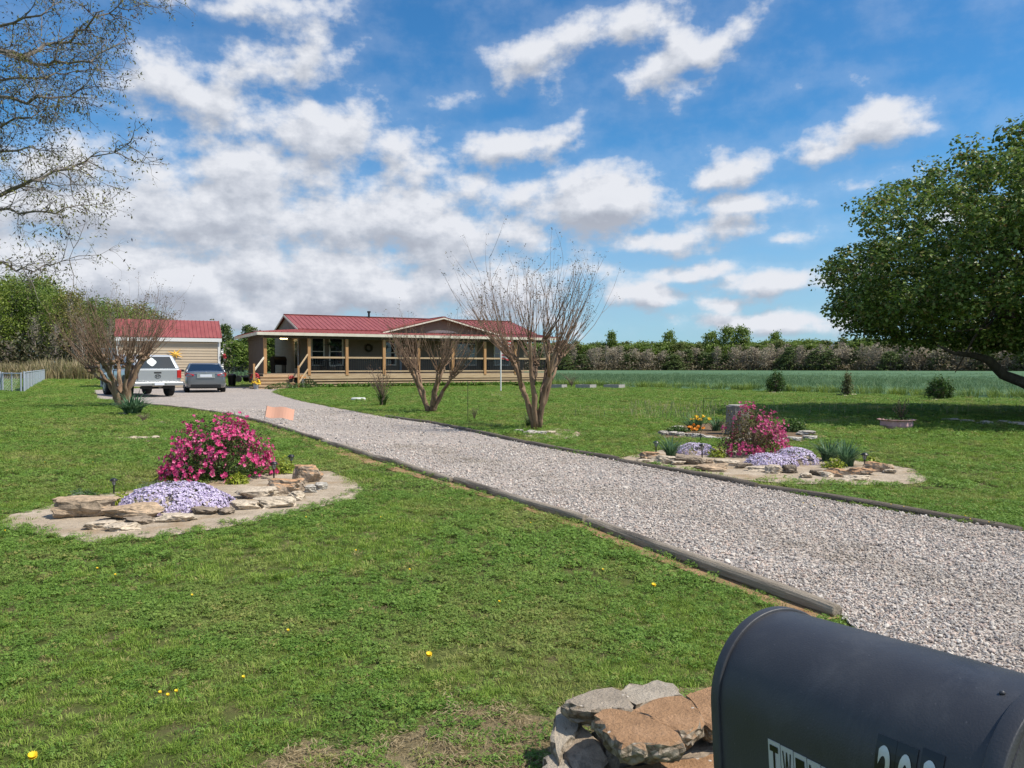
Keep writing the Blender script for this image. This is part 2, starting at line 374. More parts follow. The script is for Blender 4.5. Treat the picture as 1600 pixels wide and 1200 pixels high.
def scatter(name, P, rotz, tilt, scl, pid, dry, protos, label, cat):
    n = len(P); me = bpy.data.meshes.new(name); me.vertices.add(n); me.vertices.foreach_set('co', np.asarray(P, np.float32).reshape(-1))
    rot = np.stack([tilt[:, 0], tilt[:, 1], rotz], 1).astype(np.float32)
    a = me.attributes.new('rot', 'FLOAT_VECTOR', 'POINT'); a.data.foreach_set('vector', rot.reshape(-1))
    a = me.attributes.new('scl', 'FLOAT', 'POINT'); a.data.foreach_set('value', np.asarray(scl, np.float32))
    a = me.attributes.new('dry', 'FLOAT', 'POINT'); a.data.foreach_set('value', np.asarray(dry, np.float32))
    a = me.attributes.new('pid', 'INT', 'POINT'); a.data.foreach_set('value', np.asarray(pid, np.int32))
    o = bpy.data.objects.new(name, me); COL.objects.link(o)
    pc = bpy.data.collections.new(name + '_kinds')
    for k, (pm, mt) in enumerate(protos):
        pm.materials.append(mt); po = bpy.data.objects.new(f'{name}_kind_{k:02d}', pm); pc.objects.link(po)
    ng = bpy.data.node_groups.new(name + '_scatter', 'GeometryNodeTree')
    ng.interface.new_socket('Geometry', in_out='INPUT', socket_type='NodeSocketGeometry'); ng.interface.new_socket('Geometry', in_out='OUTPUT', socket_type='NodeSocketGeometry')
    gi = ng.nodes.new('NodeGroupInput'); go = ng.nodes.new('NodeGroupOutput')
    ci = ng.nodes.new('GeometryNodeCollectionInfo'); ci.inputs[0].default_value = pc; ci.inputs[1].default_value = True; ci.inputs[2].default_value = True
    def attr(nm, ty):
        q = ng.nodes.new('GeometryNodeInputNamedAttribute'); q.data_type = ty; q.inputs[0].default_value = nm; return q.outputs[0]
    ip = ng.nodes.new('GeometryNodeInstanceOnPoints')
    L = ng.links.new
    L(gi.outputs[0], ip.inputs['Points']); L(ci.outputs[0], ip.inputs['Instance']); ip.inputs['Pick Instance'].default_value = True
    L(attr('pid', 'INT'), ip.inputs['Instance Index']); L(attr('rot', 'FLOAT_VECTOR'), ip.inputs['Rotation']); L(attr('scl', 'FLOAT'), ip.inputs['Scale'])
    L(ip.outputs[0], go.inputs[0])
    md = o.modifiers.new('scatter', 'NODES'); md.node_group = ng
    tag(o, label, cat, kind='stuff'); return o

# ------------------------------------------------------------------ ground, drive, beds
DRIVE_L = [G(*p) for p in ((1312, 966), (1190, 918), (1060, 873), (940, 826), (820, 785), (700, 752), (600, 722), (520, 697), (450, 674), (395, 657), (340, 646), (270, 637), (205, 631), (150, 623))]
DRIVE_R = [G(*p) for p in ((1700, 848), (1600, 832), (1440, 808), (1320, 788), (1200, 766), (1090, 742), (960, 720), (860, 702), (770, 683), (690, 664), (600, 652), (520, 637), (470, 627), (445, 620), (425, 613), (440, 609), (475, 608))]
DRIVE = DRIVE_L + [G(146, 610), G(300, 603), Vector((-15.5, 46.5, 0)), Vector((-14.2, 44.4, 0))] + DRIVE_R[::-1] + [Vector((9.5, 3.2, 0)), Vector((9, .6, 0)), Vector((2.4, 1.6, 0)), G(1800, 1160), G(1560, 1110), G(1390, 1035)]
BED_L = [G(*p) for p in ((3, 816), (20, 805), (60, 795), (110, 779), (180, 770), (250, 762), (310, 755), (400, 742), (470, 735), (515, 737), (552, 750), (571, 765), (555, 780), (500, 793), (430, 809), (350, 826), (260, 839), (150, 850), (110, 843), (60, 835), (15, 828))]
BED_R = [G(*p) for p in ((952, 722), (985, 712), (1030, 704), (1120, 701), (1290, 716), (1370, 723), (1425, 734), (1452, 747), (1440, 756), (1380, 759), (1300, 758), (1240, 757), (1180, 752), (1110, 744), (1060, 735), (1005, 727))]
BED_S = [G(*p) for p in ((1022, 678), (1050, 667), (1120, 660), (1200, 662), (1262, 672), (1284, 682), (1268, 691), (1220, 693), (1150, 690), (1080, 687), (1035, 684))]
FIELD = [(-110, 100), (-33, 82), (-20, 76), (-6, 64), (3, 50), (7.5, 44.6), (12.3, 38.2), (16.7, 31), (19, 28.4), (26, 20), (40, 5), (150, -30), (420, 60), (420, 262), (-110, 262)]

lm, lnt, lb = newmat('lawn_ground')
tc = nd(lnt, 'ShaderNodeTexCoord')
na = nd(lnt, 'ShaderNodeTexNoise', {'Vector': tc.outputs['Object'], 'Scale': .55, 'Detail': 7, 'Roughness': .6})
st_ = nd(lnt, 'ShaderNodeMapping', {'Vector': tc.outputs['Object'], 'Rotation': (0, 0, .5), 'Scale': (.16, 1.5, 1)})
nb_ = nd(lnt, 'ShaderNodeTexNoise', {'Vector': st_.outputs[0], 'Scale': 1.0, 'Detail': 6, 'Roughness': .65})
nf = nd(lnt, 'ShaderNodeTexNoise', {'Vector': tc.outputs['Object'], 'Scale': 22, 'Detail': 8, 'Roughness': .75})
c1 = ramp(lnt, na.outputs[0], [(.3, (.115, .165, .026)), (.5, (.175, .225, .038)), (.7, (.245, .265, .065))])
c2 = ramp(lnt, nb_.outputs[0], [(.35, (.6, .68, .6)), (.65, (1.3, 1.22, 1.25))])
cc = mixnode(lnt, 1.0, c1, c2, 'MULTIPLY')
c3 = ramp(lnt, nf.outputs[0], [(.28, (.3, .33, .28)), (.55, (1.0, 1.0, 1.0)), (.75, (1.6, 1.5, 1.4))])
cc = mixnode(lnt, 1.0, cc, c3, 'MULTIPLY')
lnt.links.new(cc, lb.inputs['Base Color']); lb.inputs['Roughness'].default_value = .9; lb.inputs['Specular IOR Level'].default_value = .1
bp = nd(lnt, 'ShaderNodeBump', {'Height': nf.outputs[0], 'Strength': .9, 'Distance': .05}); lnt.links.new(bp.outputs[0], lb.inputs['Normal'])
g_ = MB(); ring = [(3200 * math.cos(2 * math.pi * i / 48), 3200 * math.sin(2 * math.pi * i / 48), 0) for i in range(48)]
g_.add(ring, [tuple(range(48))]); tag(obj('lawn', g_, lm, loc=(0, 0, -.004)), kind='structure')

def sheet(name, poly, z, mat, wob=0.0, sub=0):
    from mathutils.geometry import tessellate_polygon
    pts = []
    n = len(poly)
    for i in range(n):
        a = Vector((poly[i][0], poly[i][1], z)); b = Vector((poly[(i + 1) % n][0], poly[(i + 1) % n][1], z))
        k = max(1, min(12, int((b - a).length / .25))) if wob else 1
        for j in range(k):
            p = a.lerp(b, j / k)
            if wob: p = p + Vector((mnoise.noise(p * 3.1), mnoise.noise(p * 3.1 + Vector((9, 4, 2))), 0)) * wob
            pts.append(p)
    tris = tessellate_polygon([pts]); mb = MB(); mb.add(pts, tris)
    o = obj(name, mb, mat)
    return tag(o, kind='structure')

sheet('lawn_soil', [(-45, 46), (-8, 1.2), (-6, -3), (9, -3), (24, 14), (36, 30), (34, 46)], 0.0, M('shade_darkened_lawn_soil', (.060, .080, .022), (.125, .140, .042), scale=9, rough=.95, bump=.8, bscale=40, spec=.1, c3=(.12, .105, .05), scale3=2.5), wob=.2)  # soil under the grass, its colour darkened for micro-shadows between the clumps

gm_, gnt, gb = newmat('gravel_ground')
tc = nd(gnt, 'ShaderNodeTexCoord')
v1 = nd(gnt, 'ShaderNodeTexVoronoi', {'Vector': tc.outputs['Object'], 'Scale': 34.0, 'Randomness': 1.0})
cg = ramp(gnt, nd(gnt, 'ShaderNodeSeparateColor', {0: v1.outputs['Color']}).outputs[0], [(0.0, (.26, .24, .23)), (.2, (.38, .35, .325)), (.45, (.50, .45, .405)), (.7, (.46, .37, .315)), (.85, (.55, .495, .44)), (1.0, (.63, .58, .52))])
sh = ramp(gnt, v1.outputs['Distance'], [(0.3, (1, 1, 1)), (.8, (.55, .55, .55))])
gn2 = nd(gnt, 'ShaderNodeTexNoise', {'Vector': tc.outputs['Object'], 'Scale': .8, 'Detail': 5, 'Roughness': .6})
tone = ramp(gnt, gn2.outputs[0], [(.3, (.88, .87, .87)), (.7, (1.1, 1.07, 1.04))])
cg = mixnode(gnt, 1.0, cg, sh, 'MULTIPLY'); cg = mixnode(gnt, 1.0, cg, tone, 'MULTIPLY')
gnt.links.new(cg, gb.inputs['Base Color']); gb.inputs['Roughness'].default_value = .9; gb.inputs['Specular IOR Level'].default_value = .2
bp = nd(gnt, 'ShaderNodeBump', {'Height': v1.outputs['Distance'], 'Strength': .9, 'Distance': .012}, invert=True); gnt.links.new(bp.outputs[0], gb.inputs['Normal'])
sheet('gravel_driveway', DRIVE, .010, gm_, wob=.05)

sand = M('sandy_soil', (.34, .275, .20), (.51, .425, .325), scale=5, rough=.95, bump=1.0, bscale=26, c3=(.34, .25, .16), scale3=2.2, spec=.1)
sheet('sand_bed', BED_L, .006, sand, wob=.05); sheet('sand_bed', BED_R, .006, sand, wob=.05)
mulch = M('bed_mulch', (.13, .09, .055), (.24, .17, .11), scale=9, rough=.95, bump=1, bscale=40, spec=.1)
sheet('mulch_bed', BED_S, .006, mulch, wob=.06)
clay = M('orange_soil', (.30, .17, .085), (.42, .28, .16), scale=7, rough=.95, bump=1, bscale=40, spec=.1, c3=(.22, .19, .09), scale3=3)
STRIP = []
for i, p in enumerate(DRIVE_L[:11]):
    q = DRIVE_L[min(i + 1, 10)] if i < 10 else p + (p - DRIVE_L[i - 1]); d = (q - p).normalized(); STRIP.append((p, Vector((-d.y, d.x, 0))))
SOIL = [p - n * .02 for p, n in STRIP] + [p + n * (.17 if i < 6 else .26) for i, (p, n) in list(enumerate(STRIP))[::-1]]
sheet('soil_strip', SOIL, .005, clay, wob=.07)
straw = M('dry_thatch', (.17, .14, .075), (.33, .26, .15), scale=16, rough=.95, bump=1, bscale=60, spec=.1, c3=(.14, .11, .055), scale3=4)
BARE = [G(*p) for p in ((350, 1240), (420, 1185), (490, 1150), (560, 1172), (640, 1150), (700, 1112), (770, 1096), (830, 1112), (885, 1125), (930, 1085), (1120, 1080), (1180, 1260), (880, 1290), (500, 1290))]
sheet('bare_patch', BARE, .004, straw, wob=.11)
for c, rx, ry in (((222, 686), 44, 4), ((862, 678), 45, 9), ((676, 648), 22, 5), ((196, 648), 38, 6), ((230, 660), 30, 4), ((783, 617), 16, 4)):
    sheet('bare_patch', [G(c[0] + rx * math.cos(t * math.pi / 8), c[1] + ry * math.sin(t * math.pi / 8)) for t in range(16)], .005, sand if c[1] != 648 else straw, wob=.06)

# the crop field: its own sheet, the height of the standing crop
fm, fnt, fb = newmat('wheat_field')
tc = nd(fnt, 'ShaderNodeTexCoord'); fst = nd(fnt, 'ShaderNodeMapping', {'Vector': tc.outputs['Object'], 'Scale': (1, .35, 1)})
fa = nd(fnt, 'ShaderNodeTexNoise', {'Vector': fst.outputs[0], 'Scale': 1.2, 'Detail': 9, 'Roughness': .72})
fl = nd(fnt, 'ShaderNodeTexNoise', {'Vector': tc.outputs['Object'], 'Scale': .05, 'Detail': 3})
ca = ramp(fnt, fa.outputs[0], [(.3, (.045, .095, .042)), (.5, (.085, .160, .074)), (.72, (.14, .225, .115))])
cb = ramp(fnt, fl.outputs[0], [(.35, (.85, .9, .9)), (.65, (1.1, 1.05, 1.0))])
fnt.links.new(mixnode(fnt, 1.0, ca, cb, 'MULTIPLY'), fb.inputs['Base Color']); fb.inputs['Roughness'].default_value = .8; fb.inputs['Specular IOR Level'].default_value = .2
bp = nd(fnt, 'ShaderNodeBump', {'Height': fa.outputs[0], 'Strength': 1.0, 'Distance': .15}); fnt.links.new(bp.outputs[0], fb.inputs['Normal'])
fmb = MB(); fi = []
cx_, cy_ = 60, 120
from mathutils.geometry import tessellate_polygon
FIN = [(-110, 102), (-33, 85), (-19, 79), (-5, 67), (4.2, 52.5), (9, 46.5), (13.8, 40), (18.2, 32.8), (20.5, 30), (27.5, 21.8), (41, 7), (150, -27), (420, 62), (420, 262), (-110, 262)]
fp = [Vector((x, y, .27)) for x, y in FIN]; fmb.add(fp, tessellate_polygon([fp]))
n = len(FIELD); fmb.add([(x, y, .27) for x, y in FIN] + [(x, y, .0) for x, y in FIELD], [(i, (i + 1) % n, n + (i + 1) % n, n + i) for i in range(n)])
tag(obj('field', fmb, fm), kind='structure')

# ------------------------------------------------------------------ scattered lawn, crop edge and gravel
def strip_mesh(name, Q): return quadmesh(name, Q)
rng = np.random.default_rng(11)
def tuft_proto(seed, n, L, w, rad, lean): return strip_mesh('grass_tuft', blades(n, rad, L * .85, w, np.random.default_rng(seed), lean=lean, seg=2))
def clover_proto(seed, n):
    r = np.random.default_rng(seed); Q = []
    for i in range(n):
        t = r.uniform(0, 6.28); rr = .05 * math.sqrt(r.uniform()); h = r.uniform(.014, .036); c = np.array([rr * math.cos(t), rr * math.sin(t), h]); s = r.uniform(.006, .0105)
        nrm = unit(np.array([r.normal() * .4, r.normal() * .4, 1.0])); a = unit(np.cross(nrm, r.normal(size=3))); b = np.cross(nrm, a)
        for k in range(3):
            d = a * math.cos(k * 2.094) + b * math.sin(k * 2.094); e = np.cross(nrm, d)
            Q.append([c, c + d * s * .7 + e * s * .5, c + d * s * 1.25 - nrm * s * .2, c + d * s * .7 - e * s * .5])
    return strip_mesh('clover_tuft', np.array(Q))
def litter_proto(seed):
    r = np.random.default_rng(seed); C = np.stack([r.normal(0, .03, 30), r.normal(0, .03, 30), r.uniform(.002, .014, 30)], 1)
    return strip_mesh('dry_litter', leaves(C, .022, r, aspect=.14, up=1.2))
GREENS = [(.110, .195, .024), (.180, .290, .038), (.265, .385, .058), (.37, .45, .11)]
gmat = INST('lawn_blades', GREENS, (.46, .38, .17)); cmat = INST('clover_leaves', [(.100, .195, .030), (.160, .280, .046), (.240, .370, .072)], (.36, .33, .11)); dmat = INST('dead_blades', [(.22, .16, .075), (.34, .26, .13), (.42, .34, .2)], (.4, .32, .19))
protos = [(tuft_proto(s, 24, .052, .0045, .05, .9), gmat) for s in range(3)] + [(clover_proto(10 + s, 26), cmat) for s in range(3)] + [(litter_proto(20 + s), dmat) for s in range(2)]
P = []; S = []
for (y0, y1, den, sc) in ((1.0, 4.2, 1250, .55), (4.2, 7.5, 620, .74), (7.5, 13, 210, 1.05), (13, 26, 95, 1.45), (26, 48, 48, 1.9), (48, 85, 4.0, 3.0)):
    area = .74 * (y1 * y1 - y0 * y0) + 5 * (y1 - y0); n = int(area * den)
    Y = np.sqrt(rng.uniform(y0 * y0, y1 * y1, n)); X = rng.uniform(-1, 1, n) * (.74 * Y + 2.5)
    P.append(np.stack([X, Y, np.zeros(n)], 1)); S.append(np.full(n, sc))
P = np.concatenate(P); S = np.concatenate(S)
HU = Vector((.884, .467, 0)); HV = Vector((-.467, .884, 0)); H0 = Vector((-14.1, 44, 0))
def hw(u, v, z=0): return H0 + HU * u + HV * v + Vector((0, 0, z))
HOUSEFP = [hw(-1, -1.2), hw(2, -1.2), hw(2, -.1), hw(19.2, -.1), hw(19.2, 11), hw(-1, 11)]
keep = ~inpoly(P, DRIVE) & ~inpoly(P, [(x, y) for x, y in FIELD]) & ~inpoly(P, HOUSEFP)
for B in (BED_L, BED_R, BED_S):
    ins = inpoly(P, B); d = polydist(P, B); keep &= ~(ins & (d > rng.uniform(0, 1, len(P)) ** 3 * .22))
ds = polydist(P, [p for p in DRIVE_L[:11]], closed=False); ins = inpoly(P, SOIL); keep &= ~(ins & (rng.uniform(size=len(P)) > .22 + .5 * (fbm(P, 2.2, 5) > .55)))
inb = inpoly(P, BARE); edge_ = np.clip(1 - polydist(P, BARE) / .22, 0, 1); nb0 = fbm(P, 5, 9); keep &= ~(inb & (rng.uniform(size=len(P)) > np.clip((nb0 - .30) * 4, .25, .95) + edge_ * .6))
keep &= ~((nb0 < .30) & (rng.uniform(size=len(P)) < .6))
P = P[keep]; S = S[keep]; n = len(P)
big = fbm(P, .55, 1); mid = fbm(P, 2.3, 2); fine = fbm(P, 7, 3)
dry = np.clip((mid * .6 + big * .5 - .55) * 3.2, 0, .9) * rng.uniform(.2, 1, n); dry = np.maximum(dry, np.where(rng.uniform(size=n) < .06, .8, 0))
pc = fbm(P, 1.3, 7)
kind = np.where(rng.uniform(size=n) < np.clip((pc - .42) * 5 + .45, .12, .85), 3, 0) + rng.integers(0, 3, n)
lit = rng.uniform(size=n) < (.03 + .25 * (dry > .45)); lit |= inpoly(P, BARE) & (rng.uniform(size=n) < .5)
kind = np.where(lit, 6 + rng.integers(0, 2, n), kind)
S = S * rng.uniform(.7, 1.25, n) * (.72 + .65 * fine) * np.where(pc > .6, 1.15, 1)
tilt = rng.normal(0, .13, (n, 2))
scatter('lawn_grass', P, rng.uniform(0, 6.28, n), tilt, S, kind, dry, protos, 'short green grass and clover covering the front lawn', 'grass')

# straw litter on the bare patch near the mailbox
n = 1000; Y = rng.uniform(2.1, 3.2, n); X = rng.uniform(-1.3, 1.1, n); Q = np.stack([X, Y, np.full(n, .004)], 1); Q = Q[inpoly(Q, BARE)]; n = len(Q)
scatter('dry_straw', Q, rng.uniform(0, 6.28, n), rng.normal(0, .2, (n, 2)), rng.uniform(.6, 1.3, n), rng.integers(0, 2, n), rng.uniform(0, 1, n), [(litter_proto(30 + s), dmat) for s in range(2)], 'dry brown grass litter on bare soil beside the concrete rubble', 'dry litter')

# crop standing along the field edge and thinning into the sheet
n = 90000; X = rng.uniform(-60, 75, n); Y = rng.uniform(24, 120, n); Q = np.stack([X, Y, np.zeros(n)], 1)
ins = inpoly(Q, FIELD); d = polydist(Q, FIELD); ok = ins & (np.abs(X) < .72 * Y + 2) & (rng.uniform(size=n) < np.clip(1.0 - d / 55, .05, 1)); Q = Q[ok]; d = d[ok]; n = len(Q)
wm = INST('wheat_blades', [(.060, .120, .05), (.105, .185, .08), (.165, .255, .12)], (.26, .34, .05))
wp = [(strip_mesh('wheat_clump', blades(26, .22, .50, .022, np.random.default_rng(60 + s), lean=.55, seg=2)), wm) for s in range(3)]
scatter('wheat_crop', Q, rng.uniform(0, 6.28, n), rng.normal(0, .08, (n, 2)), rng.uniform(.75, 1.15, n), rng.integers(0, 3, n), np.clip(1.0 - d / 2.2, 0, 1) * rng.uniform(.4, 1, n), wp, 'young blue-green wheat growing in the field behind the lawn', 'wheat')

# gravel stones
def stone_proto(seed):
    r = random.Random(seed); import bmesh
    bm = bmesh.new(); bmesh.ops.create_icosphere(bm, subdivisions=1, radius=.5)
    for v in bm.verts:
        v.co = Vector((v.co.x * 1.0, v.co.y * .75, v.co.z * .55)) * r.uniform(.75, 1.15)
    me = bpy.data.meshes.new('gravel_stone'); bm.to_mesh(me); bm.free(); return me
sm, snt, sb = newmat('gravel_stones')
oi = nd(snt, 'ShaderNodeObjectInfo')
sc_ = ramp(snt, oi.outputs['Random'], [(0, (.19, .175, .165)), (.14, (.31, .29, .275)), (.35, (.47, .43, .39)), (.55, (.55, .495, .44)), (.72, (.53, .41, .345)), (.86, (.61, .55, .485)), (1, (.72, .665, .59))])
at2 = nd(snt, 'ShaderNodeAttribute', attribute_type='INSTANCER', attribute_name='dry'); sc_ = mixnode(snt, at2.outputs['Fac'], sc_, (.33, .285, .235))
snt.links.new(sc_, sb.inputs['Base Color']); sb.inputs['Roughness'].default_value = .85; sb.inputs['Specular IOR Level'].default_value = .25
P = []; S = []
for (y0, y1, den, sc) in ((1.2, 4.6, 5600, .0135), (4.6, 7.5, 2600, .0165), (7.5, 12, 800, .021), (12, 22, 110, .028)):
    area = .74 * (y1 * y1 - y0 * y0) + 5 * (y1 - y0); n = int(area * den)
    Y = np.sqrt(rng.uniform(y0 * y0, y1 * y1, n)); X = rng.uniform(-1, 1, n) * (.74 * Y + 2.5)
    P.append(np.stack([X, Y, np.full(n, .014)], 1)); S.append(np.full(n, sc))
P = np.concatenate(P); S = np.concatenate(S); dd = inpoly(P, DRIVE)
P = P[dd]; S = S[dd]; n = len(P); S = S * np.exp(rng.normal(0, .34, n)); trk = polydist(P, DRIVE_L[:13], closed=False); P[:, 2] += rng.uniform(-.004, .006, n)
scatter('gravel_stones', P, rng.uniform(0, 6.28, n), rng.normal(0, .45, (n, 2)), S, rng.integers(0, 6, n), np.clip(np.exp(-((trk - .95) / .28) ** 2) + np.exp(-((trk - 2.35) / .28) ** 2), 0, 1) * .38 * (.5 + fbm(P, 1.1, 3)) + np.clip((fbm(P, 1.6, 8) - .58) * 3, 0, .5), [(stone_proto(s), sm) for s in range(6)], 'loose grey and pinkish gravel covering the driveway', 'gravel')

# ------------------------------------------------------------------ timber edging
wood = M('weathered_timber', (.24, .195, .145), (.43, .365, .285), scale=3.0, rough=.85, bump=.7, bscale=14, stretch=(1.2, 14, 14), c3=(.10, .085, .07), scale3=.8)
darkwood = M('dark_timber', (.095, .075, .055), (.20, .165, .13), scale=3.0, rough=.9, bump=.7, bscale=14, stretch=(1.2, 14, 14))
def resample(poly, L):
    pts = [poly[0].copy()]; acc = 0; out = [[poly[0].copy()]]
    for a, b in zip(poly[:-1], poly[1:]):
        seg = (b - a).length; t = 0
        while acc + seg - t >= L:
            t += L - acc; p = a.lerp(b, t / seg); out[-1].append(p.copy()); out.append([p.copy()]); acc = 0
        acc += seg - t; out[-1].append(b.copy())
    return out
def timber(pts, rad, mat, label, group, seed, z):
    a, b = pts[0], pts[-1]; d = (b - a); L = d.length; d.normalize(); rr = random.Random(seed)
    mb = MB(); k = 14; rings = []
    for i in range(k + 1):
        t = i / k; x = .012 + (L - .024) * t; ring = []
        for j in range(16):
            th = 2 * math.pi * j / 16; r = rad * (1 + .05 * mnoise.noise(Vector((x * 2.5, j * .7, seed))) - (.18 if i in (0, k) else 0))
            y, zz = r * math.cos(th), r * math.sin(th); y = max(-rad * .95, min(rad * .95, y)); zz = max(-rad * .90, min(rad * .90, zz))
            ring.append((x, y + .012 * math.sin(x * 1.7 + seed), zz + .006 * math.sin(x * 2.3 + seed * 2)))
        rings.append(ring)
    mb.loft(rings)
    o = obj('edging_timber', mb, mat, smooth=False, loc=(a.x, a.y, z), rz=math.atan2(d.y, d.x) + rr.uniform(-.006, .006), bevel=.006)
    return tag(o, label, 'timber', group)
segs = [s for s in resample(DRIVE_L[:13], 2.44) if (s[-1] - s[0]).length > .6]
for i, s in enumerate(segs):
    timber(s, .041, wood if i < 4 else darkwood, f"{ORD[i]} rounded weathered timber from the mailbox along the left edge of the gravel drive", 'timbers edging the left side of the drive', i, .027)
segs = [s for s in resample([p for p in DRIVE_R[1:11]], 2.44) if (s[-1] - s[0]).length > .6]
for i, s in enumerate(segs):
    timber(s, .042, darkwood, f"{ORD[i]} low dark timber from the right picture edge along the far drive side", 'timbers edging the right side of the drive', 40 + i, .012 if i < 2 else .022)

# ------------------------------------------------------------------ rocks
def rock_bm(w, d, h, seed, top_flat=.4, rough=.17, sub=3):
    import bmesh
    bm = bmesh.new(); bmesh.ops.create_cube(bm, size=1); bmesh.ops.subdivide_edges(bm, edges=bm.edges, cuts=7, use_grid_fill=True)
    o = Vector((seed * 7.7, seed * 3.1, seed * 1.3)); rr = random.Random(seed)
    planes = []
    for k in range(8):
        a = rr.uniform(0, 6.28); planes.append((Vector((math.cos(a), math.sin(a), rr.uniform(-.7, .6))).normalized(), rr.uniform(.30, .46)))
    for v in bm.verts:
        p = v.co.copy(); q = p.normalized() * .62; p = p.lerp(q, .22)
        for nrm, dist in planes:
            e = p.dot(nrm) - dist
            if e > 0: p -= nrm * e * .9
        nz = mnoise.noise_vector(p * 2.2 + o) * rough + mnoise.noise_vector(p * 6 + o) * rough * .55 + mnoise.noise_vector(p * 14 + o) * rough * .22
        if p.z > .3: nz.z *= top_flat
        p += nz; v.co = Vector((p.x * w, p.y * d, p.z * h))
    me = bpy.data.meshes.new('rock'); bm.to_mesh(me); bm.free(); return me
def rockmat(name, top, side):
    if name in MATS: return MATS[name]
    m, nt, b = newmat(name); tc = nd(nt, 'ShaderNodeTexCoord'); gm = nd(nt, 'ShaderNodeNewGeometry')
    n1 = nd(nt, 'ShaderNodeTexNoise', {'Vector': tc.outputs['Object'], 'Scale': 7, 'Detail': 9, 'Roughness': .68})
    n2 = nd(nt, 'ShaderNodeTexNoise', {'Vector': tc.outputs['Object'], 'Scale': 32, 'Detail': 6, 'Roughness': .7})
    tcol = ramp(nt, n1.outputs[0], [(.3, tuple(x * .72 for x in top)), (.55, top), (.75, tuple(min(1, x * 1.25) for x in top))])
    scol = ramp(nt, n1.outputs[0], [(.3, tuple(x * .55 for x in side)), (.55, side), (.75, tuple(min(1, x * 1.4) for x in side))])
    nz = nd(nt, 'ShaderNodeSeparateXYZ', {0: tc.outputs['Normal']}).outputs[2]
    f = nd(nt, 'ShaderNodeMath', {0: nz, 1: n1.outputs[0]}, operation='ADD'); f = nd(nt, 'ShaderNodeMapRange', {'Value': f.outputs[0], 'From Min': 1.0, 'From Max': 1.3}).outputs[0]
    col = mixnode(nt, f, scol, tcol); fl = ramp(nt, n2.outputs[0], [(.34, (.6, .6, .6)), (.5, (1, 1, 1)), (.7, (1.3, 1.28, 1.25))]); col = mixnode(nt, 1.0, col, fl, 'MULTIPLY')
    nt.links.new(col, b.inputs['Base Color']); b.inputs['Roughness'].default_value = .92; b.inputs['Specular IOR Level'].default_value = .15
    bp = nd(nt, 'ShaderNodeBump', {'Height': n2.outputs[0], 'Strength': .8, 'Distance': .012}); nt.links.new(bp.outputs[0], b.inputs['Normal'])
    MATS[name] = m; return m
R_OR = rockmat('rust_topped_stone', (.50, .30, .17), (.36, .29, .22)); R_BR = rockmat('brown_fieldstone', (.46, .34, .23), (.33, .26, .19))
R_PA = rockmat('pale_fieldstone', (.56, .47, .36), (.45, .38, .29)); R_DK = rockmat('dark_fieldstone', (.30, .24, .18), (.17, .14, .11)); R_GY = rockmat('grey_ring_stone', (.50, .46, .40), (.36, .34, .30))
def place_rock(px, py, w, h, mat, seed, label, group, dr=.55, rz=None, tilt=0, z=0):
    b = G(px, py); s = b.y / FPX; W = w * s; D = max(.13, W * dr)
    Hh = max(.05, h * s * .92 - D * .10)
    me = rock_bm(W * 1.04, D, Hh * 1.2, seed); rr = random.Random(seed * 3 + 1)
    o = link('rock', me, mat, loc=(b.x, b.y + D * .5, Hh * .46 + z)); o.rotation_euler = (rr.uniform(-.08, .08) + .06, tilt + rr.uniform(-.05, .05), (rz if rz is not None else rr.uniform(-.15, .15)) - math.atan2(b.x, b.y) * .6)
    return tag(o, label, 'rock', group)
LW = {id(R_OR): 'rust brown topped', id(R_BR): 'brown', id(R_PA): 'pale tan', id(R_DK): 'dark', id(R_GY): 'grey'}
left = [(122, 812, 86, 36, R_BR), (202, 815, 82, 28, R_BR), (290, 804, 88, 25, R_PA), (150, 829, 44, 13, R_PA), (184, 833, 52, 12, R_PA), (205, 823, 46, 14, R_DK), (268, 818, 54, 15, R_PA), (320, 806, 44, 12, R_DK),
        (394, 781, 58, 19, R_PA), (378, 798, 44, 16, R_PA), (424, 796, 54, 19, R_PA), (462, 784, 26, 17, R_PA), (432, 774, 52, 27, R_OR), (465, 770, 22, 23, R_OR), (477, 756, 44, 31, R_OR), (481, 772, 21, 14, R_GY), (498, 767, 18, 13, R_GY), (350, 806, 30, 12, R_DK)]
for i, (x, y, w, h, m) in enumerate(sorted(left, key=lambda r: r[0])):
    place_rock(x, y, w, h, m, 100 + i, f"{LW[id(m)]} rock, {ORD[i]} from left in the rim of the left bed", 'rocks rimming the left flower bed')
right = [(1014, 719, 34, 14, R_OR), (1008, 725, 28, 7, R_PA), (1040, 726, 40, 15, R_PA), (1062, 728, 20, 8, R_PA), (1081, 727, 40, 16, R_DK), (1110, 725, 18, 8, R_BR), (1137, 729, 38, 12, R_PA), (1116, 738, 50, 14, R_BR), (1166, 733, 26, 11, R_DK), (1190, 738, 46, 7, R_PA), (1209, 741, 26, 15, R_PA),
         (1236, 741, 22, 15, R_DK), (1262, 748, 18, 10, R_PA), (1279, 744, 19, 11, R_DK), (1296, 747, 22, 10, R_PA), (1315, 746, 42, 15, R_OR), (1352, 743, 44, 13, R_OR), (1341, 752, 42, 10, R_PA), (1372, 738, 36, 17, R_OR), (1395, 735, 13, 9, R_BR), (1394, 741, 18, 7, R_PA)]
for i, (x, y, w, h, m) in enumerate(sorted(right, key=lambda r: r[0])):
    place_rock(x, y, w, h, m, 200 + i, f"{LW[id(m)]} rock, {ORD[i]} from left in the rim of the right bed", 'rocks rimming the right flower bed')
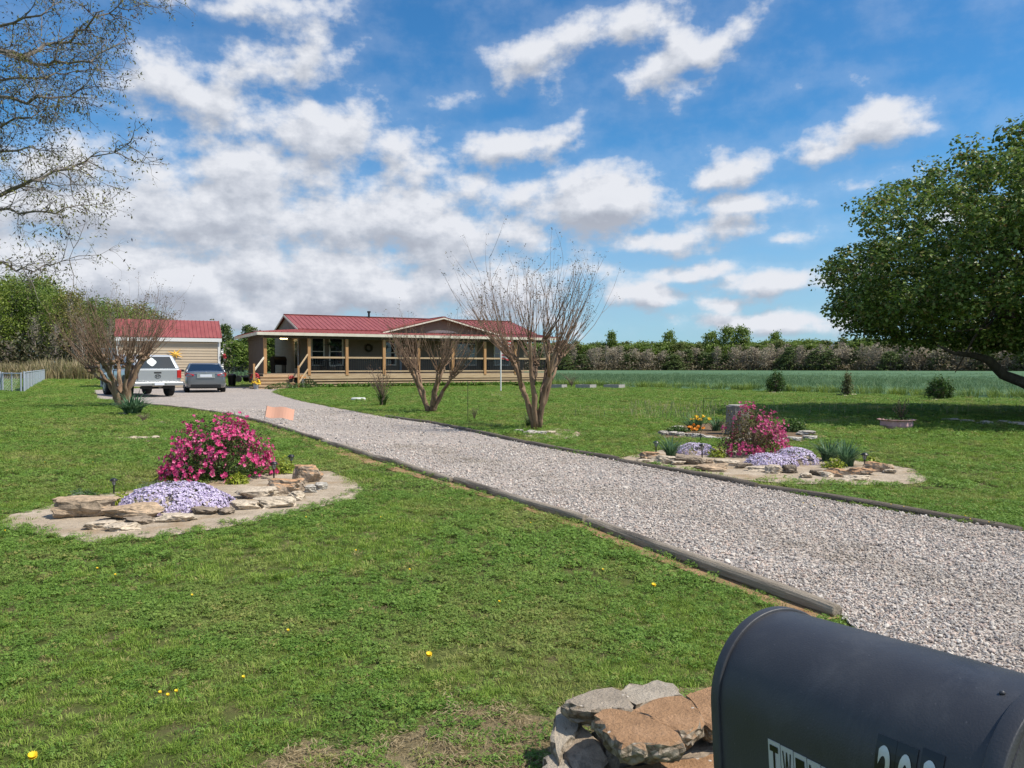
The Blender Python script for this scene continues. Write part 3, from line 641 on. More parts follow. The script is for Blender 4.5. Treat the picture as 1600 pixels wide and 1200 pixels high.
ringst = [(1037, 681, 18, 9), (1052, 681, 15, 8), (1066, 682, 16, 8), (1080, 684, 15, 8), (1092, 686, 20, 9), (1112, 687, 24, 6), (1130, 689, 22, 7), (1218, 692, 22, 8), (1240, 691, 24, 10), (1267, 689, 22, 9), (1262, 681, 28, 9), (1240, 672, 22, 6), (1060, 670, 20, 5), (1186, 693, 22, 8), (1160, 692, 22, 8)]
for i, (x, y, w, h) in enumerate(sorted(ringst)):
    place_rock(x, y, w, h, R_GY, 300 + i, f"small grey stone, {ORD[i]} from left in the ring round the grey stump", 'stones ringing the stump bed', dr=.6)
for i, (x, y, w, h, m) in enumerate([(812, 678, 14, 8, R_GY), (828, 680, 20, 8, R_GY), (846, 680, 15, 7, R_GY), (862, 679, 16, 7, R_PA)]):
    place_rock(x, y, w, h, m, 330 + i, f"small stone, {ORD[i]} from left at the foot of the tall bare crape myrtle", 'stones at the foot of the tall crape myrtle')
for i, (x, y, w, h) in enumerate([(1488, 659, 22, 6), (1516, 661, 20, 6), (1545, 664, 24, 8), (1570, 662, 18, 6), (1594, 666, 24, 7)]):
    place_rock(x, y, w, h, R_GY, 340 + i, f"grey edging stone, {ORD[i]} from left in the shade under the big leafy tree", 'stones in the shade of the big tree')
for i, (x, y, w, h) in enumerate([(205, 687, 10, 4), (222, 688, 14, 4), (240, 687, 10, 4), (192, 650, 14, 6)]):
    place_rock(x, y, w, h, R_PA, 350 + i, ["small pale pebble at the left end of the little sand patch behind the left bed", "flat pale pebble in the middle of the little sand patch behind the left bed", "small pale pebble at the right end of the little sand patch behind the left bed", "pale stone under the strap leaf clump by the truck"][i], None)

# broken concrete rubble beside the mailbox
conc = None
def concmat(name, top, pale=False):
    m, nt, b = newmat(name); tc = nd(nt, 'ShaderNodeTexCoord')
    n1 = nd(nt, 'ShaderNodeTexNoise', {'Vector': tc.outputs['Object'], 'Scale': 9, 'Detail': 9, 'Roughness': .66})
    v = nd(nt, 'ShaderNodeTexVoronoi', {'Vector': tc.outputs['Object'], 'Scale': 46}); v2 = nd(nt, 'ShaderNodeTexVoronoi', {'Vector': tc.outputs['Object'], 'Scale': 30})
    sp = ramp(nt, v2.outputs['Distance'], [(.10, (1, 1, 1)), (.17, (0, 0, 0))]); spn = nd(nt, 'ShaderNodeSeparateColor', {0: v2.outputs['Color']}).outputs[0]
    spm = nd(nt, 'ShaderNodeMath', {0: sp, 1: nd(nt, 'ShaderNodeMapRange', {'Value': spn, 'From Min': .6, 'From Max': .65}).outputs[0]}, operation='MULTIPLY').outputs[0]
    t = ramp(nt, n1.outputs[0], [(.28, tuple(x * .62 for x in top)), (.45, tuple(x * .92 for x in top)), (.54, top), (.72, tuple(min(1, x * 1.22 + .03) for x in top))]); t = mixnode(nt, spm, t, (.72, .64, .54))
    s = ramp(nt, nd(nt, 'ShaderNodeSeparateColor', {0: v.outputs['Color']}).outputs[1], [(0, (.28, .22, .16)), (.5, (.47, .39, .30)), (1, (.66, .57, .46))]); dk = ramp(nt, v.outputs['Distance'], [(.3, (1, 1, 1)), (.8, (.5, .48, .45))]); s = mixnode(nt, 1.0, s, dk, 'MULTIPLY')
    nz = nd(nt, 'ShaderNodeSeparateXYZ', {0: tc.outputs['Normal']}).outputs[2]; f = nd(nt, 'ShaderNodeMapRange', {'Value': nz, 'From Min': .55, 'From Max': .8}).outputs[0]
    nt.links.new(mixnode(nt, f, s, t), b.inputs['Base Color']); b.inputs['Roughness'].default_value = .92; b.inputs['Specular IOR Level'].default_value = .15
    n2 = nd(nt, 'ShaderNodeTexNoise', {'Vector': tc.outputs['Object'], 'Scale': 70, 'Detail': 6, 'Roughness': .7})
    hh = nd(nt, 'ShaderNodeMath', {0: n2.outputs[0], 1: nd(nt, 'ShaderNodeMath', {0: v.outputs['Distance'], 1: -1.2}, operation='MULTIPLY').outputs[0]}, operation='ADD').outputs[0]
    h2 = nd(nt, 'ShaderNodeMix', {'Factor': f, 'A': hh, 'B': n2.outputs[0]}).outputs[0]
    bp = nd(nt, 'ShaderNodeBump', {'Height': h2, 'Strength': .9, 'Distance': .022}); nt.links.new(bp.outputs[0], b.inputs['Normal'])
    return m
CO = concmat('rust_stained_concrete', (.45, .265, .145)); CG = concmat('grey_concrete', (.43, .36, .28)); CW = concmat('pale_concrete', (.50, .43, .34))
def chunk(outline, ztop, th, mat, seed, label, slope=(0, 0)):
    """broken slab: outline in photo pixels taken at the slab's real height; rough broken sides"""
    import bmesh
    P0 = [gz(x, y, ztop) for x, y in outline]; c = sum(P0, Vector()) / len(P0); pts = []
    n = len(P0)
    for i in range(n):
        a, b = P0[i], P0[(i + 1) % n]; k = max(2, int((b - a).length / .022))
        for j in range(k):
            p = a.lerp(b, j / k); p = p + Vector((mnoise.noise(p * 22 + Vector((seed, 0, 0))), mnoise.noise(p * 22 + Vector((0, seed, 5))), 0)) * .009; pts.append(p)
    m = len(pts); rings = []; L = 7
    for q in range(L + 1):
        t = q / L; row = []
        for i, p in enumerate(pts):
            out = (p - c); out.z = 0; out.normalize(); s = p + out * (.0035 + .012 * math.sin(t * 3.0) - .030 * t * t - (.003 if q == 0 else 0))
            s.z = ztop - th * t
            if q: s += mnoise.noise_vector(s * 38 + Vector((seed, seed, 0))) * .014 + mnoise.noise_vector(s * 85 + Vector((seed, 3, 0))) * .009
            s.z += slope[0] * (p.x - c.x) + slope[1] * (p.y - c.y); row.append(s - c)
        rings.append(row)
    vs = [v for r in rings for v in r]; fs = [(a * m + i, (a + 1) * m + i, (a + 1) * m + (i + 1) % m, a * m + (i + 1) % m) for a in range(L) for i in range(m)]
    # top as inset rings towards the centre so that it can be uneven
    K = 9; base = 0; prev = list(range(m))
    for k in range(1, K):
        t = k / K; o = len(vs)
        for i in range(m):
            p = rings[0][i] * (1 - t); p.z = rings[0][i].z * (1 - t) + mnoise.noise((p + c) * 9 + Vector((seed, 0, 0))) * .006 + mnoise.noise((p + c) * 40) * .002; vs.append(p)
        fs += [(prev[i], prev[(i + 1) % m], o + (i + 1) % m, o + i) for i in range(m)]; prev = list(range(o, o + m))
    vs.append(Vector((0, 0, 0))); z = len(vs) - 1; fs += [(prev[i], prev[(i + 1) % m], z) for i in range(m)]
    mb = MB(); mb.add(vs, fs); o = obj('concrete_chunk', mb, mat, loc=c); return tag(o, label, 'concrete chunk', 'broken concrete rubble beside the mailbox')
def cp(*q): return [(860 + x / 5.926, 1050 + y / 5.926) for x, y in q]
chunk(cp((400, 400), (470, 345), (560, 335), (720, 360), (890, 400), (1000, 470), (1180, 560), (1190, 620), (1000, 650), (690, 660), (610, 620), (500, 480)), .215, .068, CO, 1, "rust brown topped concrete slab with exposed pebbles, frontmost of the rubble by the mailbox")
chunk(cp((755, 345), (1000, 245), (1200, 215), (1300, 265), (1380, 400), (1365, 470), (1300, 540), (1200, 535), (1010, 455), (895, 388)), .208, .068, CO, 2, "rust brown concrete slab behind the front slab, next to the mailbox")
chunk(cp((1255, 215), (1500, 130), (1640, 150), (1660, 470), (1490, 490), (1395, 440), (1390, 395), (1310, 260)), .200, .068, CO, 3, "pinkish brown concrete slab partly hidden behind the mailbox edge")
chunk(cp((140, 265), (370, 180), (560, 145), (660, 180), (720, 270), (745, 335), (560, 328), (440, 340), (240, 320)), .205, .068, CG, 4, "grey concrete slab at the back left of the rubble pile")
chunk(cp((665, 172), (740, 105), (860, 120), (1000, 75), (1130, 110), (1205, 205), (1020, 235), (800, 305), (725, 262)), .19, .075, CW, 5, "pale whitish concrete slab at the back of the rubble pile against the grass")
chunk(cp((40, 430), (90, 405), (250, 480), (250, 530), (160, 590), (60, 680)), .13, .10, CW, 6, "small pale concrete piece standing at the left of the rubble pile", slope=(0, .35))
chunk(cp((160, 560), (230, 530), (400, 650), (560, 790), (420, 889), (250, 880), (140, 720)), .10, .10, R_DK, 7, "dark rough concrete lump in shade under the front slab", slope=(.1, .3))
chunk(cp((-30, 770), (100, 725), (190, 889), (120, 1000), (-60, 980)), .075, .075, CW, 8, "pale concrete piece at the bottom edge of the photo left of the rubble pile")
chunk(cp((620, 900), (900, 850), (1220, 800), (1520, 700), (1640, 760), (1640, 1020), (650, 1040)), .115, .075, CO, 9, "lower rust brown concrete slab under the front slab")
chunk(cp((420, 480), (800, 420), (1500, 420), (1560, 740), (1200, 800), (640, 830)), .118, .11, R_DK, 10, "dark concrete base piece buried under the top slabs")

# ------------------------------------------------------------------ flower bed plants
LGREEN = LEAF('leaf_green', [(.035, .075, .016), (.06, .12, .025), (.10, .17, .035)]); LYEL = LEAF('leaf_yellow_green', [(.16, .22, .02), (.30, .36, .04), (.42, .46, .07)])
LGRAY = LEAF('leaf_grey_green', [(.08, .12, .07), (.13, .18, .11), (.19, .24, .16)]); LBLUE = LEAF('leaf_blue_green', [(.05, .11, .05), (.09, .18, .085), (.17, .27, .15)])
LDARK = LEAF('leaf_dark', [(.02, .04, .012), (.04, .075, .02), (.07, .10, .03)]); LOLIVE = LEAF('leaf_olive', [(.07, .06, .02), (.12, .12, .04), (.20, .16, .06)])
PINK = LEAF('azalea_petal', [(.45, .022, .14), (.62, .048, .21), (.74, .09, .28), (.86, .30, .46)], trans=.3); PINK2 = LEAF('azalea_petal_faded', [(.45, .05, .17), (.60, .09, .25), (.72, .20, .35)], trans=.35)
LAV = LEAF('phlox_petal', [(.47, .38, .60), (.59, .50, .70), (.71, .63, .79), (.84, .79, .86)], trans=.25)
TWIG = M('twig_bark', (.12, .085, .06), (.24, .18, .13), scale=14, rough=.9)
def mound(n, rx, ry, rz, rng, low=.0, lump=.18, seed=0):
    """points and normals on a lumpy half ellipsoid"""
    d = unit(rng.normal(size=(n * 2, 3))); d[:, 2] = np.abs(d[:, 2]); d = d[d[:, 2] >= low][:n]
    k = 1 + lump * (fbm(d[:, :2] * 3 + seed, 1.7, seed) - .5) * 2
    return d * np.array([rx, ry, rz]) * k[:, None], unit(d / np.array([rx, ry, rz]))
def azalea(px, py, w, h, seed, nb, petal, label, leafm, density=1.0):
    b = G(px, py); s = b.y / FPX; rx, hh = w * s / 2, h * s; r = np.random.default_rng(seed)
    e = empty('azalea_bush', (b.x, b.y + rx * .55, 0), label, 'azalea')
    mb = MB(); tips = []
    for i in range(34):
        d = unit(np.array([r.normal(), r.normal(), abs(r.normal()) + .35])); tip = d * np.array([rx, rx * .75, hh]) * r.uniform(.75, 1.0)
        mid = tip * .5 + np.array([0, 0, .05]) + r.normal(size=3) * .03
        mb.tube([(0, 0, 0), tuple(mid), tuple(tip)], [.010, .006, .003], 5); tips.append(tip)
    obj('stems', mb, TWIG, e)
    C, N = mound(int(6500 * density), rx, rx * .75, hh, r, -.05, .30, seed); C = C * r.uniform(.35, 1.04, len(C))[:, None] ** .6; C[:, 2] += .03
    link('foliage', quadmesh('foliage', leaves(C, .036, r, .38, .3)), leafm, e)
    C, N = mound(nb * 3, rx * 1.03, rx * .80, hh * 1.03, r, .02, .30, seed)
    clump = fbm(C[:, [0, 2]] * np.array([1, 1]) + C[:, [1, 1]] * .4, 7, seed + 3, 2); keep = clump > (.44 if density > .8 else .48); C = C[keep][:nb]; N = N[keep][:nb]
    C = C * r.uniform(.90, 1.04, len(C))[:, None]
    N = unit(N + r.normal(size=N.shape) * .5)
    link('blossoms', quadmesh('blossoms', blooms(C, N, .046, r, 5, .55)), petal, e)
    return e
azalea(322, 754, 172, 92, 3, 1150, PINK, 'magenta pink azalea bush in full bloom in the left flower bed', LGREEN)
azalea(1184, 716, 108, 76, 4, 560, PINK2, 'pink azalea bush with brownish leaves in the bed right of the drive, before the stump', LOLIVE, .7)
def phlox(px, py, w, h, dy, seed, label, n, rz=0, grp=None):
    b = G(px, py); s = b.y / FPX; rx = w * s / 2; hh = h * s * .62; r = np.random.default_rng(seed)
    e = empty('creeping_phlox', (b.x, b.y + dy, 0), label, 'creeping phlox', grp, rz=rz)
    C, N = mound(int(n * .8), rx * .98, dy * .97, hh * .92, r, -.02, .12, seed); link('foliage', quadmesh('foliage', leaves(C, .022, r, .3, .5)), LDARK, e)
    C2, N2 = mound(n, rx, dy, hh, r, .02, .12, seed); gap = fbm(C2, 9, seed + 2, 2); k = (gap > .34) | (r.uniform(size=len(C2)) < .15); C2, N2 = C2[k], N2[k]
    C2 = C2 + N2 * r.uniform(.0, .014, len(C2))[:, None]
    link('blossoms', quadmesh('blossoms', blooms(C2, unit(N2 + r.normal(size=N2.shape) * .35), .020 if w > 60 else .022, r, 5, .1)), LAV, e)
phlox(249, 806, 172, 66, .30, 5, 'large lavender creeping phlox mound spilling over the rocks of the left bed', 5200, rz=.33)
phlox(171, 803, 24, 9, .06, 6, 'tiny sprig of lavender phlox beside the front left rock of the left bed', 160)
phlox(268, 748, 42, 24, .16, 7, 'small lavender phlox tuft at the left foot of the magenta azalea', 700)
phlox(1096, 712, 62, 25, .30, 8, 'lavender phlox patch left of the pink azalea in the right bed', 1700)
phlox(1215, 733, 82, 32, .26, 9, 'lavender phlox mound in front of the pink azalea in the right bed', 2300)
phlox(1258, 728, 68, 38, .34, 10, 'wide lavender phlox mound at the right foot of the pink azalea', 2000)
def tuft(px, py, w, h, mat, n, seed, label, cat, wid=.014, lean=.7, name='strap_leaf_clump', grp=None):
    b = G(px, py); s = b.y / FPX
    o = link(name, quadmesh(name, blades(n, w * s * .16, h * s * 1.35, wid, np.random.default_rng(seed), lean=lean)), mat, loc=(b.x, b.y + w * s * .2, 0)); return tag(o, label, cat, grp)
def leafy(px, py, w, h, mat, n, seed, label, cat='plant', size=.03, name='leafy_plant', aspect=.42, grp=None):
    b = G(px, py); s = b.y / FPX; r = np.random.default_rng(seed)
    C, N = mound(n, w * s / 2, w * s * .4, h * s * .92, r, 0, .3, seed); C = C * r.uniform(.3, 1.05, len(C))[:, None] ** .7
    o = link(name, quadmesh(name, leaves(C, size, r, aspect, .15, out=N, outw=.5)), mat, loc=(b.x, b.y + w * s * .3, 0)); return tag(o, label, cat, grp)
leafy(132, 787, 40, 20, LGREEN, 700, 1, 'low green herb clump behind the leftmost rocks of the left bed', size=.026)
leafy(120, 779, 40, 14, LGRAY, 260, 21, 'silvery grey plant at the back left edge of the left bed', size=.03)
leafy(186, 792, 40, 24, LYEL, 420, 2, 'yellow green plant at the foot of the leftmost path light', size=.045, aspect=.3)
leafy(232, 769, 62, 18, LGRAY, 900, 3, 'grey green cushion plant behind the large phlox mound', size=.022, aspect=.2)
leafy(246, 754, 50, 12, LYEL, 300, 23, 'yellow green plant left of the small phlox tuft', size=.04, aspect=.3)
leafy(366, 758, 38, 18, LYEL, 380, 4, 'bright yellow green plant at the front foot of the magenta azalea', size=.05, aspect=.3)
leafy(441, 742, 36, 28, LYEL, 420, 5, 'yellow green plant between the two path lights right of the magenta azalea', size=.045, aspect=.32)
tuft(345, 752, 40, 22, LDARK, 50, 6, 'dark strap leaves under the magenta azalea', 'plant', .016)
tuft(1050, 716, 40, 30, LBLUE, 95, 7, 'daylily clump at the left end of the right bed, behind the rocks', 'daylily', .02)
leafy(1124, 716, 34, 18, LYEL, 350, 8, 'yellow green plant in front of the left phlox patch of the right bed', size=.05, aspect=.3)
tuft(1300, 722, 60, 32, LBLUE, 150, 9, 'left half of the large daylily clump right of the azalea', 'daylily', .022)
tuft(1328, 730, 54, 34, LBLUE, 150, 10, 'right half of the large daylily clump beside the path light', 'daylily', .022)
leafy(1307, 733, 38, 18, LYEL, 380, 11, 'bright yellow green plant in front of the large daylily clump', size=.05, aspect=.3)
leafy(1362, 723, 18, 10, LYEL, 130, 12, 'small yellow green sprout right of the rightmost path light', size=.05)
# ring bed round the stump
tuft(1088, 674, 60, 24, LBLUE, 120, 13, 'blue green strap leaf clump left of the stump', 'plant', .024)
leafy(1060, 676, 40, 10, LGREEN, 700, 14, 'low bright green plant along the left of the stump ring', size=.05)
tuft(1122, 674, 44, 22, LBLUE, 80, 15, 'blue green strap leaves close to the left of the stump', 'plant', .022)
leafy(1245, 676, 44, 24, LGREEN, 1100, 16, 'leafy green plant right of the stump', size=.05)
YEL = LEAF('pansy_yellow', [(.85, .55, .03), (.9, .62, .06), (.85, .48, .03)], trans=.2); ORA = LEAF('marigold_orange', [(.75, .28, .03), (.8, .36, .06)], trans=.2)
for (x, y, z, mt, lb, k) in ((1090, 673, .22, YEL, 'bright yellow flowers on stems in the stump ring', 12), (1092, 677, .10, ORA, 'orange flowers below the yellow ones in the stump ring', 6), (1078, 675, .1, ORA, 'small orange flower left of the yellow flowers in the stump ring', 4)):
    b = G(x, y); e = empty('flowering_plant', b, lb, 'flowers'); r = np.random.default_rng(int(x)); mb = MB(); C = []
    for i in range(k):
        c = np.array([r.normal() * .09, r.normal() * .06, z + r.uniform(-.03, .05)]); mb.tube([(c[0] * .3, c[1] * .3, 0), tuple(c)], .004, 4); C.append(c)
    obj('stems', mb, LGREEN, e); link('blossoms', quadmesh('blossoms', np.concatenate([blooms(C, r.normal(size=(k, 3)) * .4 + np.array([0, -.5, 1]), .065, r, 6, q) for q in (.3, .9)])), mt, e)
# arching dark stems behind the azalea
def stems(name, px, py, w, h, n, seed, label, cat, mat=TWIG, leaf=None, arch=.5, rad=.005, nl=6, lsize=.03):
    b = G(px, py); s = b.y / FPX; r = np.random.default_rng(seed); mb = MB(); C = []
    for i in range(n):
        a = r.uniform(0, 6.28); L = h * s * r.uniform(.6, 1.05); rr = w * s * .5 * r.uniform(.2, 1); d = np.array([math.cos(a), math.sin(a) * .7, 0]); pts = []
        for k in range(7):
            t = k / 6; pts.append(d * rr * (t ** 1.6) + np.array([0, 0, L * (t - arch * .45 * t ** 3)]) + r.normal(size=3) * .012 * t)
        mb.tube([tuple(p) for p in pts], [rad * (1 - .7 * k / 6) for k in range(7)], 4)
        for k in range(nl): C.append(pts[r.integers(3, 7)] + r.normal(size=3) * .035)
        if r.uniform() < .6:
            q = pts[4]; mb.tube([tuple(q), tuple(q + np.array([d[0] * .1 + r.normal() * .06, r.normal() * .06, .08 * h * s]))], rad * .4, 3)
    e = empty(name, b, label, cat); obj('stems', mb, mat, e)
    if leaf and C: link('leaves', quadmesh('leaves', leaves(C, lsize, r, .4, 0)), leaf, e)
    return e
stems('arching_shrub', 380, 716, 120, 78, 15, 4, 'thin arching brown stems with few leaves rising behind the magenta azalea', 'shrub', leaf=LOLIVE, nl=9, rad=.004, lsize=.035)
stems('bare_shrub', 597, 635, 56, 66, 42, 5, 'small bare twiggy shrub on the lawn before the porch', 'shrub', rad=.010, arch=.15, leaf=LEAF('bud_brown', [(.16, .08, .05), (.28, .15, .1)]), nl=5, lsize=.06)
tuft(597, 635, 24, 22, LGREEN, 60, 31, 'green leaves at the foot of the small bare shrub before the porch', 'plant', .04)
stems('twiggy_bush', 741, 658, 22, 24, 20, 6, 'tiny twiggy bush on the lawn left of the tall bare crape myrtle', 'shrub', rad=.005, arch=.2, leaf=LOLIVE, nl=4)
tuft(201, 650, 62, 34, LBLUE, 190, 32, 'dark green strap leaf clump at the foot of the bare crape myrtle by the truck', 'daylily', .04, lean=.9)
stems('twiggy_bush', 224, 660, 26, 18, 30, 7, 'low brown twiggy bush right of the strap leaf clump by the truck', 'shrub', rad=.006, arch=.4)
tuft(826, 668, 26, 20, LDARK, 40, 33, 'dark grass tuft at the left foot of the tall bare crape myrtle', 'grass tuft', .014)

# solar path lights
BLK = M('black_plastic', (.014, .014, .015), rough=.35, spec=.5); LENS = M('clear_lens', (.30, .31, .31), rough=.15, spec=.7)
def path_light(px, py, h, label):
    b = G(px, py); s = b.y / FPX * h; e = empty('solar_path_light', b, label, 'path light', 'solar path lights in the flower beds')
    obj('stake', MB().tube([(0, 0, -.02), (0, 0, s * .62)], s * .045, 8), BLK, e)
    obj('lens', MB().lathe([(s * .075, s * .60), (s * .13, s * .84)], 14), LENS, e, smooth=False)
    c = MB(); c.lathe([(s * .215, s * .84), (s * .22, s * .88), (s * .14, s * .97), (s * .05, s)], 18)
    for k in range(6):
        t = k * math.pi / 3; c.bar((math.cos(t) * s * .078, math.sin(t) * s * .078, s * .60), (math.cos(t) * s * .135, math.sin(t) * s * .135, s * .84), s * .02, s * .02)
    obj('cap', c, BLK, e)
for x, y, h, lb in ((178, 773, 26, 'black solar path light at the left end of the left bed'), (428, 749, 28, 'black solar path light right beside the magenta azalea, in front of the yellow green plant'), (455, 734, 24, 'black solar path light behind the rust brown rocks of the left bed'),
                    (1025, 711, 22, 'black solar path light at the left end of the right bed'), (1097, 716, 23, 'black solar path light in front of the left phlox patch of the right bed'), (1351, 733, 26, 'black solar path light at the right end of the right bed'), (1095, 692, 14, 'small black stake light by the stone ring')):
    path_light(x, y, h, lb)

# stump
b = G(1157, 680); s = b.y / FPX; r0 = 16.5 * s; sh_ = 45 * s
mb = MB(); rings = []
for k in range(13):
    t = k / 12; row = []
    for j in range(40):
        a = 2 * math.pi * j / 40; q = Vector((math.cos(a), math.sin(a), t * 2)); rr = r0 * (1.16 - .2 * t + .1 * t * t) * (1 + .07 * mnoise.noise(q * 2) + .04 * mnoise.noise(Vector((math.cos(a) * 6, math.sin(a) * 6, t))))
        row.append((rr * math.cos(a), rr * math.sin(a), sh_ * t + (.03 * mnoise.noise(q * 1.5) if k == 12 else 0)))
    rings.append(row)
mb.loft(rings); e = empty('tree_stump', (b.x, b.y + r0, 0), 'weathered grey tree stump standing in a ring of stones', 'stump')
obj('trunk', mb, M('stump_bark', (.10, .09, .08), (.30, .28, .26), scale=9, rough=.95, bump=1, bscale=30, stretch=(1, 1, .4), c3=(.05, .045, .04), scale3=4), e)
mb = MB(); mb.lathe([(r0 * .90, sh_ - .005), (r0 * .86, sh_ + .02)], 30); obj('cut_top', mb, M('stump_cut', (.34, .31, .28), (.48, .44, .40), scale=8, rough=.95, bump=.6), e)

# scalloped pink tire planter
b = G(1411, 672); s = b.y / FPX; r0 = 26 * s
pk = M('faded_pink_paint', (.52, .30, .31), (.60, .38, .38), scale=4, rough=.8, bump=.3)
e = empty('scalloped_planter', (b.x, b.y + r0 * .8, 0), 'faded pink scalloped planter on the lawn with a small dark shrub', 'planter'); mb = MB(); N = 72; rows = []
for (rr, z, sc) in ((.80, 0, .02), (.88, 6 * s, .03), (.86, 13 * s, .05), (1.02, 15.5 * s, .10), (.98, 15.8 * s, .10), (.80, 13 * s, .03), (.78, 9 * s, 0)):
    rows.append([(r0 * (rr + sc * math.cos(14 * 2 * math.pi * j / N)) * math.cos(2 * math.pi * j / N), r0 * (rr + sc * math.cos(14 * 2 * math.pi * j / N)) * math.sin(2 * math.pi * j / N), z) for j in range(N)])
mb.loft(rows); obj('tub', mb, pk, e); obj('soil', MB().lathe([(r0 * .78, 9 * s), (r0 * .76, 13 * s)], 30), mulch, e)
r = np.random.default_rng(41); z0 = 13 * s
mb = MB(); C = []
for i in range(26):
    a = r.uniform(0, 6.28); tip = np.array([math.cos(a) * .16 * r.uniform(.2, 1), math.sin(a) * .14, 38 * s * r.uniform(.4, .95)]); mb.tube([(.09, 0, z0), (tip[0] * .5 + .09, tip[1] * .5, z0 + tip[2] * .6), (tip[0] + .09, tip[1], z0 + tip[2])], .004, 4)
    for k in range(14): C.append(np.array([.09, 0, z0]) + tip * r.uniform(.35, 1) + r.normal(size=3) * .03)
e2 = empty('small_shrub', (b.x, b.y + r0 * .8, 0), 'small dark green shrub growing in the pink scalloped planter', 'shrub'); obj('stems', mb, TWIG, e2); link('leaves', quadmesh('leaves', leaves(C, .035, r, .45, .1)), LDARK, e2)
C = np.stack([r.uniform(-.26, .26, 420), r.uniform(-.22, .22, 420), z0 + r.uniform(0, .07, 420)], 1)
tag(link('leafy_plant', quadmesh('leafy_plant', leaves(C, .05, r, .45, .3)), LGREEN, loc=(b.x, b.y + r0 * .8, 0)), 'low green leaves filling the pink scalloped planter', 'plant')

# round shrubs along the field
def round_shrub(px, py, w, h, mat, seed, label, conic=0, n=2600):
    b = G(px, py); s = b.y / FPX; r = np.random.default_rng(seed); e = empty('shrub', b, label, 'shrub', 'shrubs in a row along the field edge'); mb = MB(); C = []
    rx, hh = w * s / 2, h * s
    for i in range(70):
        a = r.uniform(0, 6.28); t = r.uniform(.15, 1); wd = (1 - .75 * t * conic) if conic else math.sin(math.pi * (.18 + .75 * t)); tip = np.array([math.cos(a) * rx * wd * r.uniform(.6, 1.05), math.sin(a) * rx * wd, hh * (t * .95 + .05)])
        mb.tube([(0, 0, .02), tuple(tip * .45 + np.array([0, 0, .04])), tuple(tip)], [.018, .010, .004], 4)
        k = n // 70; C.append(tip * r.uniform(.72, 1.05, k)[:, None] + r.normal(size=(k, 3)) * np.array([rx, rx, hh]) * .10)
    obj('stems', mb, TWIG, e); C = np.concatenate(C); C[:, 2] = np.maximum(C[:, 2], .03); link('foliage', quadmesh('foliage', leaves(C, .085, r, .45, .1)), mat, e)
round_shrub(1214, 614, 34, 32, LEAF('shrub_green', [(.03, .07, .015), (.06, .12, .025), (.12, .20, .04)]), 1, 'dense round green shrub left of the pale conical shrub at the field edge')
round_shrub(1324, 619, 24, 36, LEAF('shrub_pale', [(.10, .15, .05), (.18, .20, .08), (.24, .22, .12)]), 2, 'pale yellowish conical shrub at the field edge', 1, 1100)
round_shrub(1469, 625, 42, 34, MATS['shrub_green'], 3, 'dense round green shrub below the big tree at the field edge')
for i, (x, y, w, h) in enumerate([(1208, 615, 9, 3), (1220, 615, 10, 3), (1315, 619, 10, 4), (1334, 619, 11, 4), (1324, 620, 9, 3), (1462, 626, 10, 3), (1476, 626, 12, 3), (1118, 609, 22, 3)]):
    place_rock(x, y, w, h, R_PA, 360 + i, ['small white stone at the left foot of the left round shrub', 'small white stone at the right foot of the left round shrub', 'white stone at the left foot of the pale conical shrub', 'white stone at the right foot of the pale conical shrub', 'white stone in front of the pale conical shrub', 'stone at the left foot of the round shrub below the big tree', 'stone at the right foot of the round shrub below the big tree', 'low flat pale stone at the field edge left of the round shrubs'][i], 'stones')

# raised garden boxes by the field
gw = M('grey_boards', (.30, .28, .26), (.42, .40, .37), scale=4, rough=.9, bump=.4, stretch=(1, 1, 8))
for i, (x0, x1) in enumerate(((861, 889), (899, 936), (943, 981))):
    a = G(x0, 607.5); b_ = G(x1, 607.5); L = (b_ - a).length; hgt = 6.8 * a.y / FPX
    e = empty('raised_garden_box', a, ['grey wooden raised garden box nearest the house', 'middle grey wooden raised garden box with green leaves showing', 'grey wooden raised garden box farthest right of the three'][i], 'garden box', 'raised garden boxes by the field')
    e.rotation_euler = (0, 0, -.62); t = .05; w, d = L * .70, L * .55
    for y_ in (0, d - t): obj('side_board', MB().box(0, w, y_, y_ + t, 0, hgt), gw, e)
    for x_ in (.002, w - t - .002): obj('end_board', MB().box(x_, x_ + t, t, d - t, 0, hgt - .004), gw, e)
    obj('soil', MB().box(t, w - t, t, d - t, .02, hgt * .75), mulch, e)
leafy(928, 603, 22, 10, LEAF('leaf_bright', [(.12, .24, .03), (.2, .36, .05)]), 260, 50, 'bright green leafy plant growing in the middle raised garden box', size=.14)
stems('bare_shrub', 893, 606, 40, 30, 26, 51, 'thin bare shrub behind the raised garden boxes, right of the tall crape myrtle', 'shrub', rad=.010, arch=.2)

